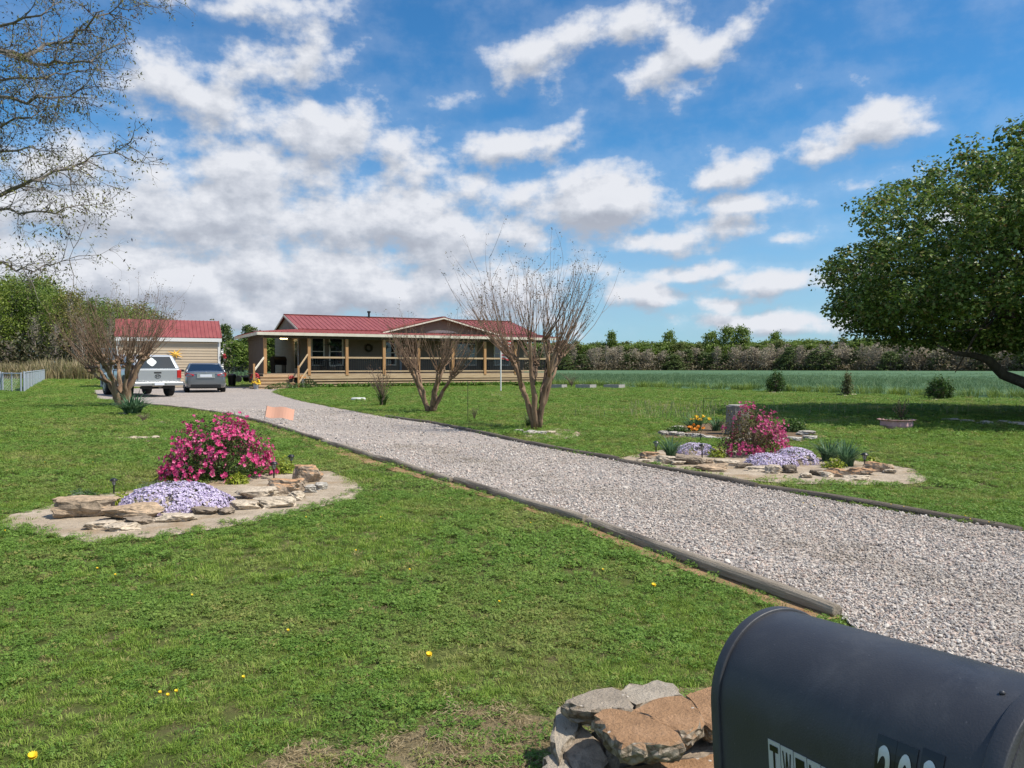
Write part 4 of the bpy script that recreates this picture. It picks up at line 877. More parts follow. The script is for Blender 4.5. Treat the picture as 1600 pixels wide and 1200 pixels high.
# ------------------------------------------------------------------ crape myrtles
CBARK = M('crape_bark', (.17, .105, .065), (.36, .25, .165), scale=7, rough=.85, bump=.9, bscale=20, stretch=(1, 1, .3), c3=(.075, .05, .035), scale3=4)
SHOOT = M('crape_shoot', (.14, .085, .055), (.27, .18, .12), scale=9, rough=.85)
PODS = LEAF('seed_pod', [(.07, .045, .03), (.14, .09, .055), (.16, .16, .06)], trans=.1)
def crape(px, py, top, wpx, knuck, seed, label, ntr=6, shoots=22, tipleaf=1.0, trunk=.055, lowspread=1.0, knob=1.0):
    b = G(px, py); s = b.y / FPX; r = np.random.default_rng(seed); H = (py - top) * s; KH = (py - knuck) * s; W = wpx * s / 2
    e = empty('crape_myrtle', b, label, 'tree', 'bare pruned crape myrtles'); tb = MB(); sb_ = MB(); C = []
    def shoot(p, d, L, rad, lvl=0):
        pts = [p]; q = p.copy(); dd = d.copy(); K = 6
        for k in range(K):
            dd = unit(dd + np.array([0, 0, .10]) + r.normal(size=3) * .06); q = q + dd * L / K; pts.append(q.copy())
        sb_.tube([tuple(x) for x in pts], [rad * (1 - .82 * k / K) for k in range(K + 1)], 4 if lvl else 5, cap=False)
        if lvl < 2:
            for k in range(2 if lvl == 0 else 1):
                i = r.integers(3, K + 1); shoot(pts[i].copy(), unit(dd + r.normal(size=3) * .45), L * r.uniform(.22, .42), rad * .42, lvl + 1)
        if lvl >= 1:
            for k in range(int(3 * tipleaf + r.uniform())): C.append(pts[-1] + r.normal(size=3) * .03)
    for i in range(ntr):
        a = 2 * math.pi * (i + r.uniform(-.3, .3)) / ntr; out = W * r.uniform(.28, .48) * lowspread; kh = KH * r.uniform(.82, 1.12)
        d = np.array([math.cos(a), math.sin(a), 0]); base = d * trunk * r.uniform(.5, 1.4); pts = []; rad = []
        for k in range(9):
            t = k / 8; p = base + d * out * (t ** 1.25) + np.array([0, 0, kh * t]) + (r.normal(size=3) * .02 * min(t * 3, 1) * (KH / 1.6)); pts.append(p); rad.append(trunk * (1.25 - .75 * t) * (1 + .08 * r.normal()))
        tb.tube([tuple(p) for p in pts], rad, 9)
        kn = [pts[-1]]
        if r.uniform() < .85:   # a forked limb
            m = pts[5]; q = m + np.array([math.cos(a + r.uniform(-1.4, 1.4)) * out * .7, math.sin(a + r.uniform(-1.4, 1.4)) * out * .7, kh * r.uniform(.30, .46)]); mid = (m + q) / 2 + r.normal(size=3) * .03
            tb.tube([tuple(m), tuple(mid), tuple(q)], [trunk * .62, trunk * .5, trunk * .5], 8); kn.append(q)
        for q in kn:
            # knobby pollard head
            k0 = trunk * .72 * knob
            for j in range(5):
                o = r.normal(size=3) * k0 * .6; tb.tube([tuple(q + o - np.array([0, 0, k0 * .5])), tuple(q + o), tuple(q + o + np.array([0, 0, k0 * .6]))], [k0 * .5, k0 * .85, k0 * .35], 7)
            for j in range(shoots):
                aa = r.uniform(0, 6.28); sp = r.uniform(.05, .9) ** .8; dd = unit(np.array([math.cos(aa) * sp + d[0] * .62 * (q[0] ** 2 + q[1] ** 2) ** .5 / (W * .45), math.sin(aa) * sp + d[1] * .62 * (q[0] ** 2 + q[1] ** 2) ** .5 / (W * .45), .95]))
                shoot(q + r.normal(size=3) * k0 * .6, dd, (H - q[2]) * r.uniform(.5, 1.0) * (1.0 - .12 * sp), .0088 * (s / .0122) ** .45)
    obj('trunk', tb, CBARK, e, smooth=True, fix=False); obj('shoots', sb_, SHOOT, e, fix=False)
    if C: link('seed_pods', quadmesh('seed_pods', leaves(C, .032 * (s / .0122) ** .6, r, .55, 0)), PODS, e)
crape(838, 672, 392, 200, 548, 17, 'tall bare crape myrtle with thick pruned trunks beside the gravel drive', ntr=7, shoots=12, trunk=.050)
crape(674, 645, 492, 130, 582, 12, 'smaller bare crape myrtle on the lawn before the middle of the porch', ntr=5, shoots=12, trunk=.062, tipleaf=.6)
crape(190, 636, 452, 150, 566, 13, 'bare crape myrtle with knobby pruned heads in front of the silver truck', ntr=8, shoots=14, trunk=.078, lowspread=.85, tipleaf=.8, knob=1.5)

# ------------------------------------------------------------------ broad tree at the right
def clumpleaf(C, rad, per, size, r, flat=.7, aspect=.6, up=.3):
    n = len(C); P = np.repeat(C, per, 0) + r.normal(size=(n * per, 3)) * np.array([1, 1, flat]) * np.repeat(rad if hasattr(rad, '__len__') else np.full(n, rad), per)[:, None]
    return leaves(P, size, r, aspect, up)
BARK = M('dark_bark', (.055, .045, .036), (.13, .11, .09), scale=8, rough=.95, bump=1, bscale=26, stretch=(1, 1, .3))
def big_tree():
    base = Vector((13.5, 18.4, 0)); r = np.random.default_rng(77)
    e = empty('broad_tree', base, 'broad dark leafy shade tree with low spreading limbs at the right edge', 'tree')
    tb = MB(); RX, RY, ZC, UP, DN = 5.75, 5.9, 2.9, 3.8, 1.35
    tb.tube([(0, 0, -.1), (.02, 0, .3), (-.05, 0, .9), (0, .05, 1.5), (.05, .1, 2.1)], [.52, .40, .34, .33, .30], 14)
    n = 2000
    d = unit(r.normal(size=(n * 3, 3))); rad = r.uniform(0, 1, n * 3) ** .26
    lob = fbm(np.stack([np.arctan2(d[:, 1], d[:, 0]) * 2.2, d[:, 2] * 3.2], 1), 1.3, 4, 3)
    sq = (np.abs(d[:, 0] ** 2 + d[:, 1] ** 2) ** 1.35 + np.abs(d[:, 2]) ** 2.7) ** (-1 / 2.7)
    k = (.84 + .26 * lob) * sq; Z = np.where(d[:, 2] > 0, UP, DN)
    P = d * rad[:, None] * k[:, None] * np.stack([np.full(n * 3, RX), np.full(n * 3, RY), Z], 1); P[:, 2] += ZC
    q = np.sin(P[:, 0] * 1.35 + 1.3 * np.sin(P[:, 2] * 1.7)) + np.sin(P[:, 1] * 1.1 + 2) + np.sin(P[:, 2] * 2.3 + P[:, 0] * .6)
    holes = (q > 2.05) & (rad < .93)
    low = (P[:, 2] < 3.0) & (P[:, 2] > 1.9) & (r.uniform(size=len(P)) < .38); keep = ~holes & ~low; P = P[keep][:n]
    per = 92; m = len(P); cen = np.repeat(P, per, 0); rad_ = np.repeat(r.uniform(.26, .52, m), per)
    off = unit(r.normal(size=(m * per, 3))); off[:, 2] = np.where(r.uniform(size=m * per) < .7, np.abs(off[:, 2]), off[:, 2]) * .8
    Q = leaves(cen + off * (rad_ * r.uniform(0, 1, m * per) ** .4)[:, None], .10, r, .66, .2, out=off, outw=.7)
    link('crown', quadmesh('crown', Q), LEAF('maple_leaf', [(.045, .082, .014), (.075, .132, .022), (.115, .190, .032), (.170, .255, .048), (.26, .34, .09), (.17, .12, .045)], trans=.32, rough=.42), e)
    fork = np.array([0, .05, 1.35])
    for i in range(15):
        a = 2 * math.pi * i / 15 + r.uniform(-.2, .2); el = r.uniform(.12, 1.2); tgt = np.array([math.cos(a) * math.cos(el) * RX, math.sin(a) * math.cos(el) * RY, math.sin(el) * UP]) * r.uniform(.72, .88) + np.array([0, 0, ZC * .75])
        pts = []; st = fork + np.array([0, 0, r.uniform(-.35, .8)])
        for k in range(9):
            t = k / 8; p = st * (1 - t) + tgt * t; p[2] += math.sin(math.pi * t) * (.35 if el > .5 else -.05) + r.normal() * .06; p[:2] += r.normal(size=2) * .08; pts.append(p)
        tb.tube([tuple(p) for p in pts], [.17 * (1 - .88 * k / 8) * (1.1 - .3 * (el > .9)) for k in range(9)], 8)
        for k in range(9):
            p = pts[r.integers(2, 8)]; t2 = p + unit(r.normal(size=3) + (tgt - st) * .15) * r.uniform(.7, 1.9); tb.tube([tuple(p), tuple((p + t2) / 2 + r.normal(size=3) * .08), tuple(t2)], [.04, .026, .01], 5)
    # the low limb reaching left
    lim = [at(1655, 625, 18.2), at(1600, 598, 18.0), at(1568, 586, 17.8), at(1545, 563, 17.6), at(1520, 555, 17.4), at(1490, 552, 17.3), at(1465, 540, 17.2)]
    tb.tube([tuple(p - base) for p in [Vector((13.3, 18.4, .75))] + lim], [.2, .16, .13, .115, .10, .07, .04, .02], 9)
    obj('trunk', tb, BARK, e, smooth=True, fix=False)
big_tree()

# ------------------------------------------------------------------ overhanging tree at the left
def left_tree():
    base = Vector((-9.6, 9.0, 0)); r = np.random.default_rng(5)
    e = empty('overhanging_tree', base, 'sparse spring tree reaching in from the upper left with small dark leaves', 'tree')
    tb = MB(); C = []
    tb.tube([(0, 0, -.1), (0, 0, .4), (.1, -.05, 1.5), (.2, -.1, 2.8), (.3, -.2, 4.2), (.3, -.2, 6), (.5, -.3, 8)], [.34, .25, .21, .19, .15, .11, .05], 12)
    bv = np.array(base)
    def twig(p, d, L, rad, lvl):
        K = 5; pts = [p]; q = p.copy(); dd = d.copy()
        for k in range(K):
            dd = unit(dd + r.normal(size=3) * .16 + np.array([0, 0, -.02])); q = q + dd * L / K; pts.append(q.copy())
        tb.tube([tuple(x) for x in pts], [rad * (1 - .75 * k / K) for k in range(K + 1)], 4, cap=False)
        if lvl < 2:
            for k in range(5 if lvl == 0 else 2):
                i = r.integers(1, K + 1); twig(pts[i].copy(), unit(dd * .8 + r.normal(size=3) * .6), L * r.uniform(.35, .6), rad * .5, lvl + 1)
        if lvl >= 1:
            dens = r.uniform() < .62
            for k in range(r.integers(2, 6) if dens else 0): C.append(pts[r.integers(2, K + 1)] + r.normal(size=3) * .028)
    limbs = [([(-330, 200), (-100, 100), (0, 78), (40, 90), (75, 72), (110, 60), (150, 32), (195, -5)], 8.2, .028), ([(0, 78), (45, 96), (90, 100), (140, 92), (195, 62)], 8.2, .02), ([(-330, 260), (-100, 160), (0, 156), (60, 152), (105, 150), (150, 135)], 7.8, .022),
             ([(-330, 420), (-120, 320), (0, 305), (45, 285), (90, 268), (130, 252), (198, 226)], 7.7, .024), ([(-120, 330), (0, 326), (50, 335), (105, 330), (160, 318)], 7.5, .014), ([(-330, 520), (-120, 425), (0, 412), (40, 420), (80, 412), (115, 388)], 7.4, .014),
             ([(-250, 60), (-60, 40), (0, 45), (60, 20), (110, -15)], 8.5, .022), ([(-250, 220), (-60, 205), (0, 195), (40, 178), (75, 182)], 8.3, .018), ([(-250, 280), (-60, 250), (0, 240), (45, 232), (82, 238)], 8.1, .018), ([(-300, -60), (0, -20), (80, -40), (150, -30), (225, 8)], 8.6, .02), ([(-250, 130), (-50, 118), (0, 120), (50, 125), (100, 112), (145, 100)], 8.0, .016)]
    for pix, Y, rad in limbs:
        pts = [np.array(at(x, y, Y + .5 * math.sin(i * 1.7))) - bv for i, (x, y) in enumerate(pix)]
        dense = []
        for a, b2 in zip(pts[:-1], pts[1:]):
            for t in (0, .33, .66): dense.append(a * (1 - t) + b2 * t + r.normal(size=3) * .02)
        dense.append(pts[-1]); m = len(dense)
        tb.tube([tuple(x) for x in dense], [rad * (1.25 - 1.1 * i / (m - 1)) for i in range(m)], 6, cap=False)
        if pix[0][0] < -150: tb.tube([(.28, -.2, max(1.6, dense[0][2] - 1.6)), tuple(dense[0] * .55 + np.array([.2, 0, (dense[0][2] - .9) * .45])), tuple(dense[0])], [rad * 2.2, rad * 1.7, rad * 1.25], 7)
        for i in range(3, m):
            for k in range(2):
                dd = unit((dense[i] - dense[i - 1]) * 3 + r.normal(size=3) * .28); twig(dense[i].copy(), dd, r.uniform(.35, .75) * (1 - .35 * i / m), rad * .20 + .0012, 0)
    obj('trunk', tb, M('grey_branch', (.10, .085, .07), (.21, .185, .16), scale=10, rough=.9), e, fix=False)
    # the rest of the crown, out of the photo to the left
    n = 260; d = unit(r.normal(size=(n, 3))); P = d * np.array([3.6, 3.6, 2.6]) * r.uniform(.4, 1, n)[:, None] ** .6 + np.array([-1.4, -.2, 5.4]); P = P[P[:, 0] + bv[0] < -.72 * (P[:, 1] + bv[1]) - .6]
    Q1 = clumpleaf(P, .28, 26, .06, r, .8, .5, .1); Q2 = leaves(np.array(C), .032, r, .42, 0, droop=.3)
    link('leaves', quadmesh('leaves', np.concatenate([Q2, Q1])), LEAF('elm_leaf', [(.05, .025, .035), (.09, .065, .03), (.13, .13, .03), (.19, .20, .045), (.27, .26, .07)], trans=.3), e)
left_tree()

# ------------------------------------------------------------------ woods
WB = M('pale_trunk', (.30, .28, .25), (.48, .46, .42), scale=2, rough=.9); GB = M('grey_trunk', (.15, .13, .11), (.26, .23, .20), scale=2, rough=.9)
WLEAF = [LEAF('wood_leaf_bright', [(.14, .20, .030), (.22, .30, .05), (.32, .38, .09)], .38), LEAF('wood_leaf_mid', [(.10, .16, .03), (.16, .24, .045), (.25, .31, .075)], .38), LEAF('wood_leaf_olive', [(.14, .15, .04), (.23, .22, .06), (.31, .28, .09)], .38)]
PINE = LEAF('pine_needles', [(.085, .125, .045), (.135, .185, .065), (.20, .25, .09)], .45); PINE2 = LEAF('pine_needles_light', [(.11, .14, .045), (.17, .21, .065), (.25, .28, .10)], .45)
BAREM = M('bare_twigs', (.26, .215, .18), (.40, .34, .29), scale=1, rough=.95)
BROWN = LEAF('brown_buds', [(.33, .285, .20), (.43, .37, .265), (.53, .46, .34)], .4)
def wood_tree(name, H, W, leafm, trunkm, seed, nl, per, size, low=.25, label='', cat='tree', trunk=.16, bare=0.0, group=None):
    r = np.random.default_rng(seed); e = empty(name, (0, 0, 0), label, cat, group); tb = MB()
    tx = r.normal(size=2) * .02 * H; tb.tube([(0, 0, 0), (tx[0] * .4, tx[1] * .4, H * .4), (tx[0], tx[1], H * .9)], [trunk, trunk * .75, trunk * .2], 6); P = []
    for i in range(nl):
        t = low + (1 - low) * r.uniform(0, 1) ** .8; a = r.uniform(0, 6.28); wd = W / 2 * (math.sin(math.pi * min(1, (t - low) / (1 - low) * .72 + .22)) ** .7) * r.uniform(.35, 1.0)
        tip = np.array([math.cos(a) * wd + tx[0] * t, math.sin(a) * wd + tx[1] * t, H * t + .04 * H * r.normal() * .5]); st = np.array([tx[0] * t * .8, tx[1] * t * .8, max(H * low * .6, tip[2] - wd * .9)])
        if i % 2 == 0 or bare: tb.tube([tuple(st), tuple((st + tip) / 2 + r.normal(size=3) * .02 * H), tuple(tip)], [trunk * .35, trunk * .22, trunk * .07], 4, cap=False)
        if bare:
            for k in range(5):
                q = st + (tip - st) * r.uniform(.3, 1); tb.tube([tuple(q), tuple(q + unit(r.normal(size=3) + np.array([0, 0, 1.3])) * H * .10)], [trunk * .10, trunk * .04], 3, cap=False)
        P.append(tip)
    obj('trunk', tb, trunkm, e, fix=False)
    if leafm: link('crown', quadmesh('crown', clumpleaf(np.array(P), W * .085, per, size, r, .8, .7, .2)), leafm, e)
    return e
def conifer(name, H, W, leafm, seed, label, group, low=.12, n=170, per=12, size=.5):
    r = np.random.default_rng(seed); e = empty(name, (0, 0, 0), label, 'tree', group); tb = MB(); tb.tube([(0, 0, 0), (0, 0, H * .97)], [.16, .04], 6); P = []
    for i in range(n):
        t = low + (1 - low) * r.uniform(0, 1); wd = W / 2 * (1 - ((t - low) / (1 - low)) ** 1.5 * .85) * r.uniform(.5, 1.0); a = r.uniform(0, 6.28); P.append((math.cos(a) * wd, math.sin(a) * wd, H * t))
        if i % 4 == 0: tb.tube([(0, 0, H * t - .1), P[-1]], [.05, .02], 3, cap=False)
    obj('trunk', tb, GB, e, fix=False); link('crown', quadmesh('crown', clumpleaf(np.array(P), .34, per, size, r, .7, .6, .1)), leafm, e); return e
def put(proto, used, loc, rz, sc, label=None):
    if proto.name not in used: o = proto; used.add(proto.name)
    else: o = copy_tree(proto)
    o.location = loc; o.rotation_euler = (0, 0, rz); o.scale = (sc[0], sc[0], sc[1])
    if label: o['label'] = label
    return o
used = set(); rr = random.Random(8); GL = 'woodland trees at the left behind the reeds'
LAB = ['bright yellow green leafy tree in the wood behind the reeds', 'mid green leafy tree in the wood behind the reeds', 'olive green leafy tree in the wood behind the reeds']
wp_ = [wood_tree('woodland_tree', 12.5, 6.5, WLEAF[k % 3], WB if k % 2 == 0 else GB, 20 + k, 120, 26, .30, .26, LAB[k % 3], group=GL) for k in range(5)]
spots = []
for row, (Y, n) in enumerate(((92, 13), (99, 13), (108, 12))):
    for i in range(n):
        px = -90 + (i + rr.uniform(-.3, .3) + .5 * (row % 2)) * 345 / n; spots.append((px, Y + rr.uniform(-2.5, 2.5)))
for i, (px, Y) in enumerate(spots):
    prof = np.interp(px, [-100, 0, 50, 95, 135, 200, 255, 300], [424, 428, 430, 442, 462, 474, 482, 525]); top = (574 - prof) / FPX * Y + 1.2
    k = rr.randrange(5); put(wp_[k], used, ((px - 800) / FPX * Y, Y, 0), rr.uniform(0, 6.28), (rr.uniform(.7, .95), top * rr.uniform(.82, 1.0) / 12.5), LAB[k % 3])
gp = wood_tree('bare_tree', 8, 4, None, BAREM, 31, 60, 0, 0, .12, 'leafless grey tree at the edge of the wood behind the reeds', trunk=.10, bare=1, group='leafless trees along the left wood'); used2 = set()
for i in range(7):
    px = -20 + i * 38 + rr.uniform(-8, 8); Y = 86 + rr.uniform(-2, 3); put(gp, used2, ((px - 800) / FPX * Y, Y, 0), rr.uniform(0, 6.28), (.8, rr.uniform(.5, .95)))
# understory and reeds at the foot of the wood
r = np.random.default_rng(9); n = 18000; X = (r.uniform(-120, 320, n) - 800) / FPX * 88; P = np.stack([X, r.uniform(84, 97, n), np.abs(r.normal(0, 2.3, n))], 1)
tag(link('undergrowth', quadmesh('undergrowth', leaves(P, .5, r, .5, .1)), LEAF('undergrowth_leaf', [(.03, .035, .015), (.06, .07, .025), (.11, .09, .05)], .1)), 'dark tangled undergrowth at the foot of the left wood', 'undergrowth', kind='stuff')
REED = LEAF('reed', [(.30, .24, .14), (.42, .34, .20), (.22, .22, .08)], .3); Q = []
for i in range(420):
    px = r.uniform(-40, 152); Y = 80 + r.uniform(-4, 5); q = blades(16, .5, 1.9 * r.uniform(.6, 1.15) * (1.15 if px > 60 else .95), .10, np.random.default_rng(500 + i), lean=.35, seg=2); q[:, :, 0] += (px - 800) / FPX * Y; q[:, :, 1] += Y; Q.append(q)
tag(link('reeds', quadmesh('reeds', np.concatenate(Q)), REED), 'tall tan dry reeds standing before the left wood', 'reeds', kind='stuff')
round_b = [(127, 590, 34, 30, LEAF('bush_brown_green', [(.06, .06, .02), (.11, .10, .03), (.16, .15, .05)]), 'rounded brownish green bush among the reeds'), (100, 592, 30, 22, WLEAF[1], 'low bright green bush in front of the reeds')]
for i, (x, y, w, h, m, lb) in enumerate(round_b):
    o = leafy(x, y, w, h, m, 900, 60 + i, lb, 'bush', size=.3, name='bush')

# ------------------------------------------------------------------ far tree line
used = set(); GF = 'trees of the far tree line across the field'
fl = ['dark green pine in the far tree line across the field', 'lighter green pine in the far tree line across the field', 'leafless grey brown tree in the far tree line across the field', 'round green leafy tree in the far tree line across the field', 'slim brown budding tree in the far tree line across the field']
kinds = [conifer('pine_tree', 10, 6.2, PINE, 1, fl[0], GF, .06), conifer('pine_tree', 10.5, 5.6, PINE2, 2, fl[1], GF, .10), wood_tree('bare_tree', 9.5, 5, BROWN, BAREM, 3, 90, 5, .45, .18, fl[2], trunk=.14, bare=1, group=GF), wood_tree('leafy_tree', 10, 6, WLEAF[1], GB, 4, 90, 22, .5, .18, fl[3], group=GF), wood_tree('bare_tree', 10, 4.2, BROWN, BAREM, 5, 90, 3, .4, .12, fl[4], trunk=.12, bare=1, group=GF), conifer('pine_tree', 9, 7, PINE, 7, fl[0], GF, .02, 200)]
fk = [0, 1, 2, 3, 4, 0]
def far(px, Y, k, sc): put(kinds[k], used, ((px - 800) / FPX * Y, Y, 0), rr.uniform(0, 6.28), sc, fl[fk[k]])
for row, (Y, step) in enumerate(((245, 9.5), (252, 10.5), (262, 11.5))):
    px = 796 + row * 6
    while px < 1680:
        Yp = Y - max(0, px - 1100) * .10
        if row == 0:
            k = rr.choice([2, 4, 2, 4, 2, 4, 5, 0, 2]); sc = (rr.uniform(.9, 1.2), rr.uniform(.56, .78)) if k in (2, 4) else (rr.uniform(1.1, 1.5), rr.uniform(.50, .72))
        elif row == 1: k = rr.choice([1, 3, 3, 2, 1, 4, 3]); sc = (rr.uniform(1.1, 1.5), rr.uniform(.72, .86))
        else: k = rr.choice([3, 1, 3, 0, 3]); sc = (rr.uniform(1.3, 1.7), rr.uniform(.86, .98))
        far(px + rr.uniform(-4, 4), Yp + rr.uniform(-2, 2), k, sc); px += step * rr.uniform(.8, 1.2)
for px in (1112, 1137, 1158): far(px, 256, 3, (1.15, 1.42 if px != 1112 else 1.25))
far(955, 262, 3, (.8, 1.3)); far(1046, 262, 3, (.9, 1.3)); far(1212, 258, 3, (.9, 1.25))
r = np.random.default_rng(19); n = 9000; t = r.uniform(0, 1, n); px = 780 + t * 900; Yp = 243 - np.maximum(0, px - 1100) * .10 + r.uniform(-2, 3, n); P = np.stack([(px - 800) / FPX * Yp, Yp, np.abs(r.normal(0, 1.5, n))], 1)
tag(link('undergrowth', quadmesh('undergrowth', leaves(P, .75, r, .6, .1)), LEAF('far_undergrowth', [(.10, .09, .05), (.18, .145, .095), (.26, .21, .14)], .4)), 'low brown undergrowth along the foot of the far tree line', 'undergrowth', kind='stuff')
# trees beyond the house, between shed and porch
fl2 = 'dense green tree beyond the yard between the shed and the porch'
for px, Y, k, hs in ((322, 158, 3, 1.0), (338, 150, 3, .95), (352, 150, 0, 1.3), (366, 146, 3, .82), (380, 150, 3, .9), (395, 150, 1, 1.15), (410, 150, 3, .95), (424, 150, 3, 1.0), (440, 150, 5, 1.2), (456, 152, 3, 1.0), (470, 152, 0, 1.1), (330, 165, 0, 1.35), (359, 165, 5, 1.15), (388, 165, 0, 1.4), (418, 165, 5, 1.2)):
    o = put(kinds[k], used, ((px - 800) / FPX * Y, Y, 0), rr.uniform(0, 6.28), (.95, hs * .72), ['dense dark green pine', 'lighter green pine', '', 'dense green leafy tree', '', 'dense dark green pine'][k] + ' beyond the yard between the shed and the porch'); o['group'] = 'trees beyond the yard between shed and porch'

# ------------------------------------------------------------------ house
RED = M('red_roof_metal', (.26, .066, .062), (.33, .098, .090), scale=2.5, rough=.5, spec=.35, stretch=(1, .2, 1)); CREAM = M('cream_fascia', (.62, .56, .45), (.72, .67, .56), scale=3, rough=.7)
PINEW = M('treated_pine', (.40, .205, .085), (.54, .31, .14), scale=2.5, rough=.75, bump=.3, bscale=14, stretch=(6, 6, .6)); PINEH = M('treated_pine_board', (.42, .29, .165), (.58, .43, .27), scale=2.5, rough=.75, bump=.3, bscale=14, stretch=(.6, 6, 6))
SIDE = M('tan_siding', (.20, .16, .115), (.235, .19, .14), scale=2, rough=.7); BROWNB = M('dark_brown_boards', (.075, .055, .042), (.13, .10, .08), scale=3, rough=.85, stretch=(5, 5, .5)); DARK = M('painted_shade_black', (.012, .011, .010), rough=.9)
BLKM = M('black_metal', (.015, .015, .016), rough=.45); WHITE = M('white_paint', (.74, .74, .72), rough=.6); WIN = GLASS('window_glass'); DGLASS = GLASS('car_glass', (.012, .016, .022))
HRZ = math.atan2(.467, .884)
HO = empty('house', H0, 'low single storey house with red metal roof and long covered wooden porch', 'house', rz=HRZ)
US = [.08, 2.55, 4.79, 7.1, 9.34, 11.67, 13.94, 16.2, 18.75]
def hp(name, mb, mat, **k): return obj(name, mb, mat, k.pop('parent', HO), **k)
def siding(mb, u0, u1, v, z0, z1, axis='u', h=.2, face=-1):
    z = z0
    while z < z1 - .02:
        zt = min(z + h, z1)
        if axis == 'u': mb.add([(u0, v, z), (u1, v, z), (u1, v, zt), (u0, v, zt), (u0, v + face * .03, z), (u1, v + face * .03, z), (u1, v + face * .006, zt), (u0, v + face * .006, zt)], [(4, 5, 6, 7), (0, 1, 5, 4), (0, 4, 7, 3), (1, 2, 6, 5), (0, 3, 2, 1), (3, 7, 6, 2)])
        else: mb.add([(v, u0, z), (v, u1, z), (v, u1, zt), (v, u0, zt), (v + face * .03, u0, z), (v + face * .03, u1, z), (v + face * .006, u1, zt), (v + face * .006, u0, zt)], [(4, 5, 6, 7), (0, 1, 5, 4), (0, 4, 7, 3), (1, 2, 6, 5), (0, 3, 2, 1), (3, 7, 6, 2)])
        z = zt
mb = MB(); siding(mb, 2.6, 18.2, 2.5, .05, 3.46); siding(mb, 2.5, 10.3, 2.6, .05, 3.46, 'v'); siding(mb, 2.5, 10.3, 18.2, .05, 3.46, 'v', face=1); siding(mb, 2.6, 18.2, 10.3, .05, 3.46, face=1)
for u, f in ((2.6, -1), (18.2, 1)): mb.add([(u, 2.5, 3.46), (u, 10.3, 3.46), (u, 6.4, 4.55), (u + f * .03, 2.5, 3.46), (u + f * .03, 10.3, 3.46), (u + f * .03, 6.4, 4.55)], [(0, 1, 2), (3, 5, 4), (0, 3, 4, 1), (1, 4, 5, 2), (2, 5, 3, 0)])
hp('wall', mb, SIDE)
def ribbed(mb, p00, p10, p11, p01, th=.04, n=10, rib=.024):
    """metal roof plane p00-p10 along the eave, p01-p11 along the ridge, standing ribs up the slope"""
    a, b, c, d = map(Vector, (p00, p10, p11, p01)); nrm = (b - a).cross(d - a).normalized()
    if nrm.z < 0: nrm = -nrm
    mb.slab((a, b, c, d), th)
    for i in range(n + 1):
        t = i / n; e = a.lerp(b, t); r_ = d.lerp(c, t)
        if (r_ - e).length > .1: mb.bar(e + nrm * rib * .5, r_ + nrm * rib * .5, .045, rib * 1.15, nrm)
mb = MB(); ribbed(mb, (2.45, 2.35, 3.57), (19.15, 2.35, 3.57), (19.15, 6.4, 4.66), (2.45, 6.4, 4.66), n=54); ribbed(mb, (19.15, 10.45, 3.57), (2.45, 10.45, 3.57), (2.45, 6.4, 4.66), (19.15, 6.4, 4.66), n=54)
mb.bar((2.4, 6.4, 4.685), (19.2, 6.4, 4.685), .30, .03); ro = hp('roof', mb, RED)
mb = MB(); mb.tube([(8.1, 6.2, 4.6), (8.1, 6.2, 5.0)], .07, 10); mb.tube([(8.1, 6.2, 4.95), (8.1, 6.2, 5.06)], .12, 10); hp('vent_pipe', mb, BLKM, parent=ro)
mb = MB(); ribbed(mb, (-.4, -.35, 3.22), (19.3, -.35, 3.22), (19.3, 2.6, 3.53), (2.6, 2.6, 3.53), n=60); hp('porch_roof', mb, RED)
mb = MB(); ribbed(mb, (-.4, 8.2, 3.22), (-.4, -.35, 3.22), (2.6, 2.6, 3.53), (2.6, 8.2, 3.53), n=24); hp('porch_roof', mb, RED)
mb = MB(); mb.box(-.42, 19.3, -.39, -.355, 3.03, 3.195); hp('fascia', mb, CREAM)
mb = MB(); mb.box(-.44, -.405, -.39, 8.2, 3.03, 3.195); hp('fascia', mb, CREAM)
mb = MB(); mb.bar((19.19, 2.35, 3.50), (19.19, 6.4, 4.58), .04, .15); mb.bar((19.19, 10.4, 3.50), (19.19, 6.4, 4.58), .04, .15); mb.bar((2.41, 2.35, 3.50), (2.41, 6.4, 4.58), .04, .12); mb.bar((2.41, 10.4, 3.50), (2.41, 6.4, 4.58), .04, .12); hp('rake_trim', mb, CREAM)
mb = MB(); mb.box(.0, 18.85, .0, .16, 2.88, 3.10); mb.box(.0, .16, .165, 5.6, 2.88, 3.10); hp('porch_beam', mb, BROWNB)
mb = MB(); mb.slab(((-.3, -.3, 3.15), (19.2, -.3, 3.15), (19.2, 2.46, 3.40), (-.3, 2.46, 3.40)), .02); mb.slab(((-.3, 2.47, 3.3), (2.55, 2.47, 3.3), (2.55, 7.9, 3.3), (-.3, 7.9, 3.3)), .02); hp('porch_ceiling', mb, BROWNB)
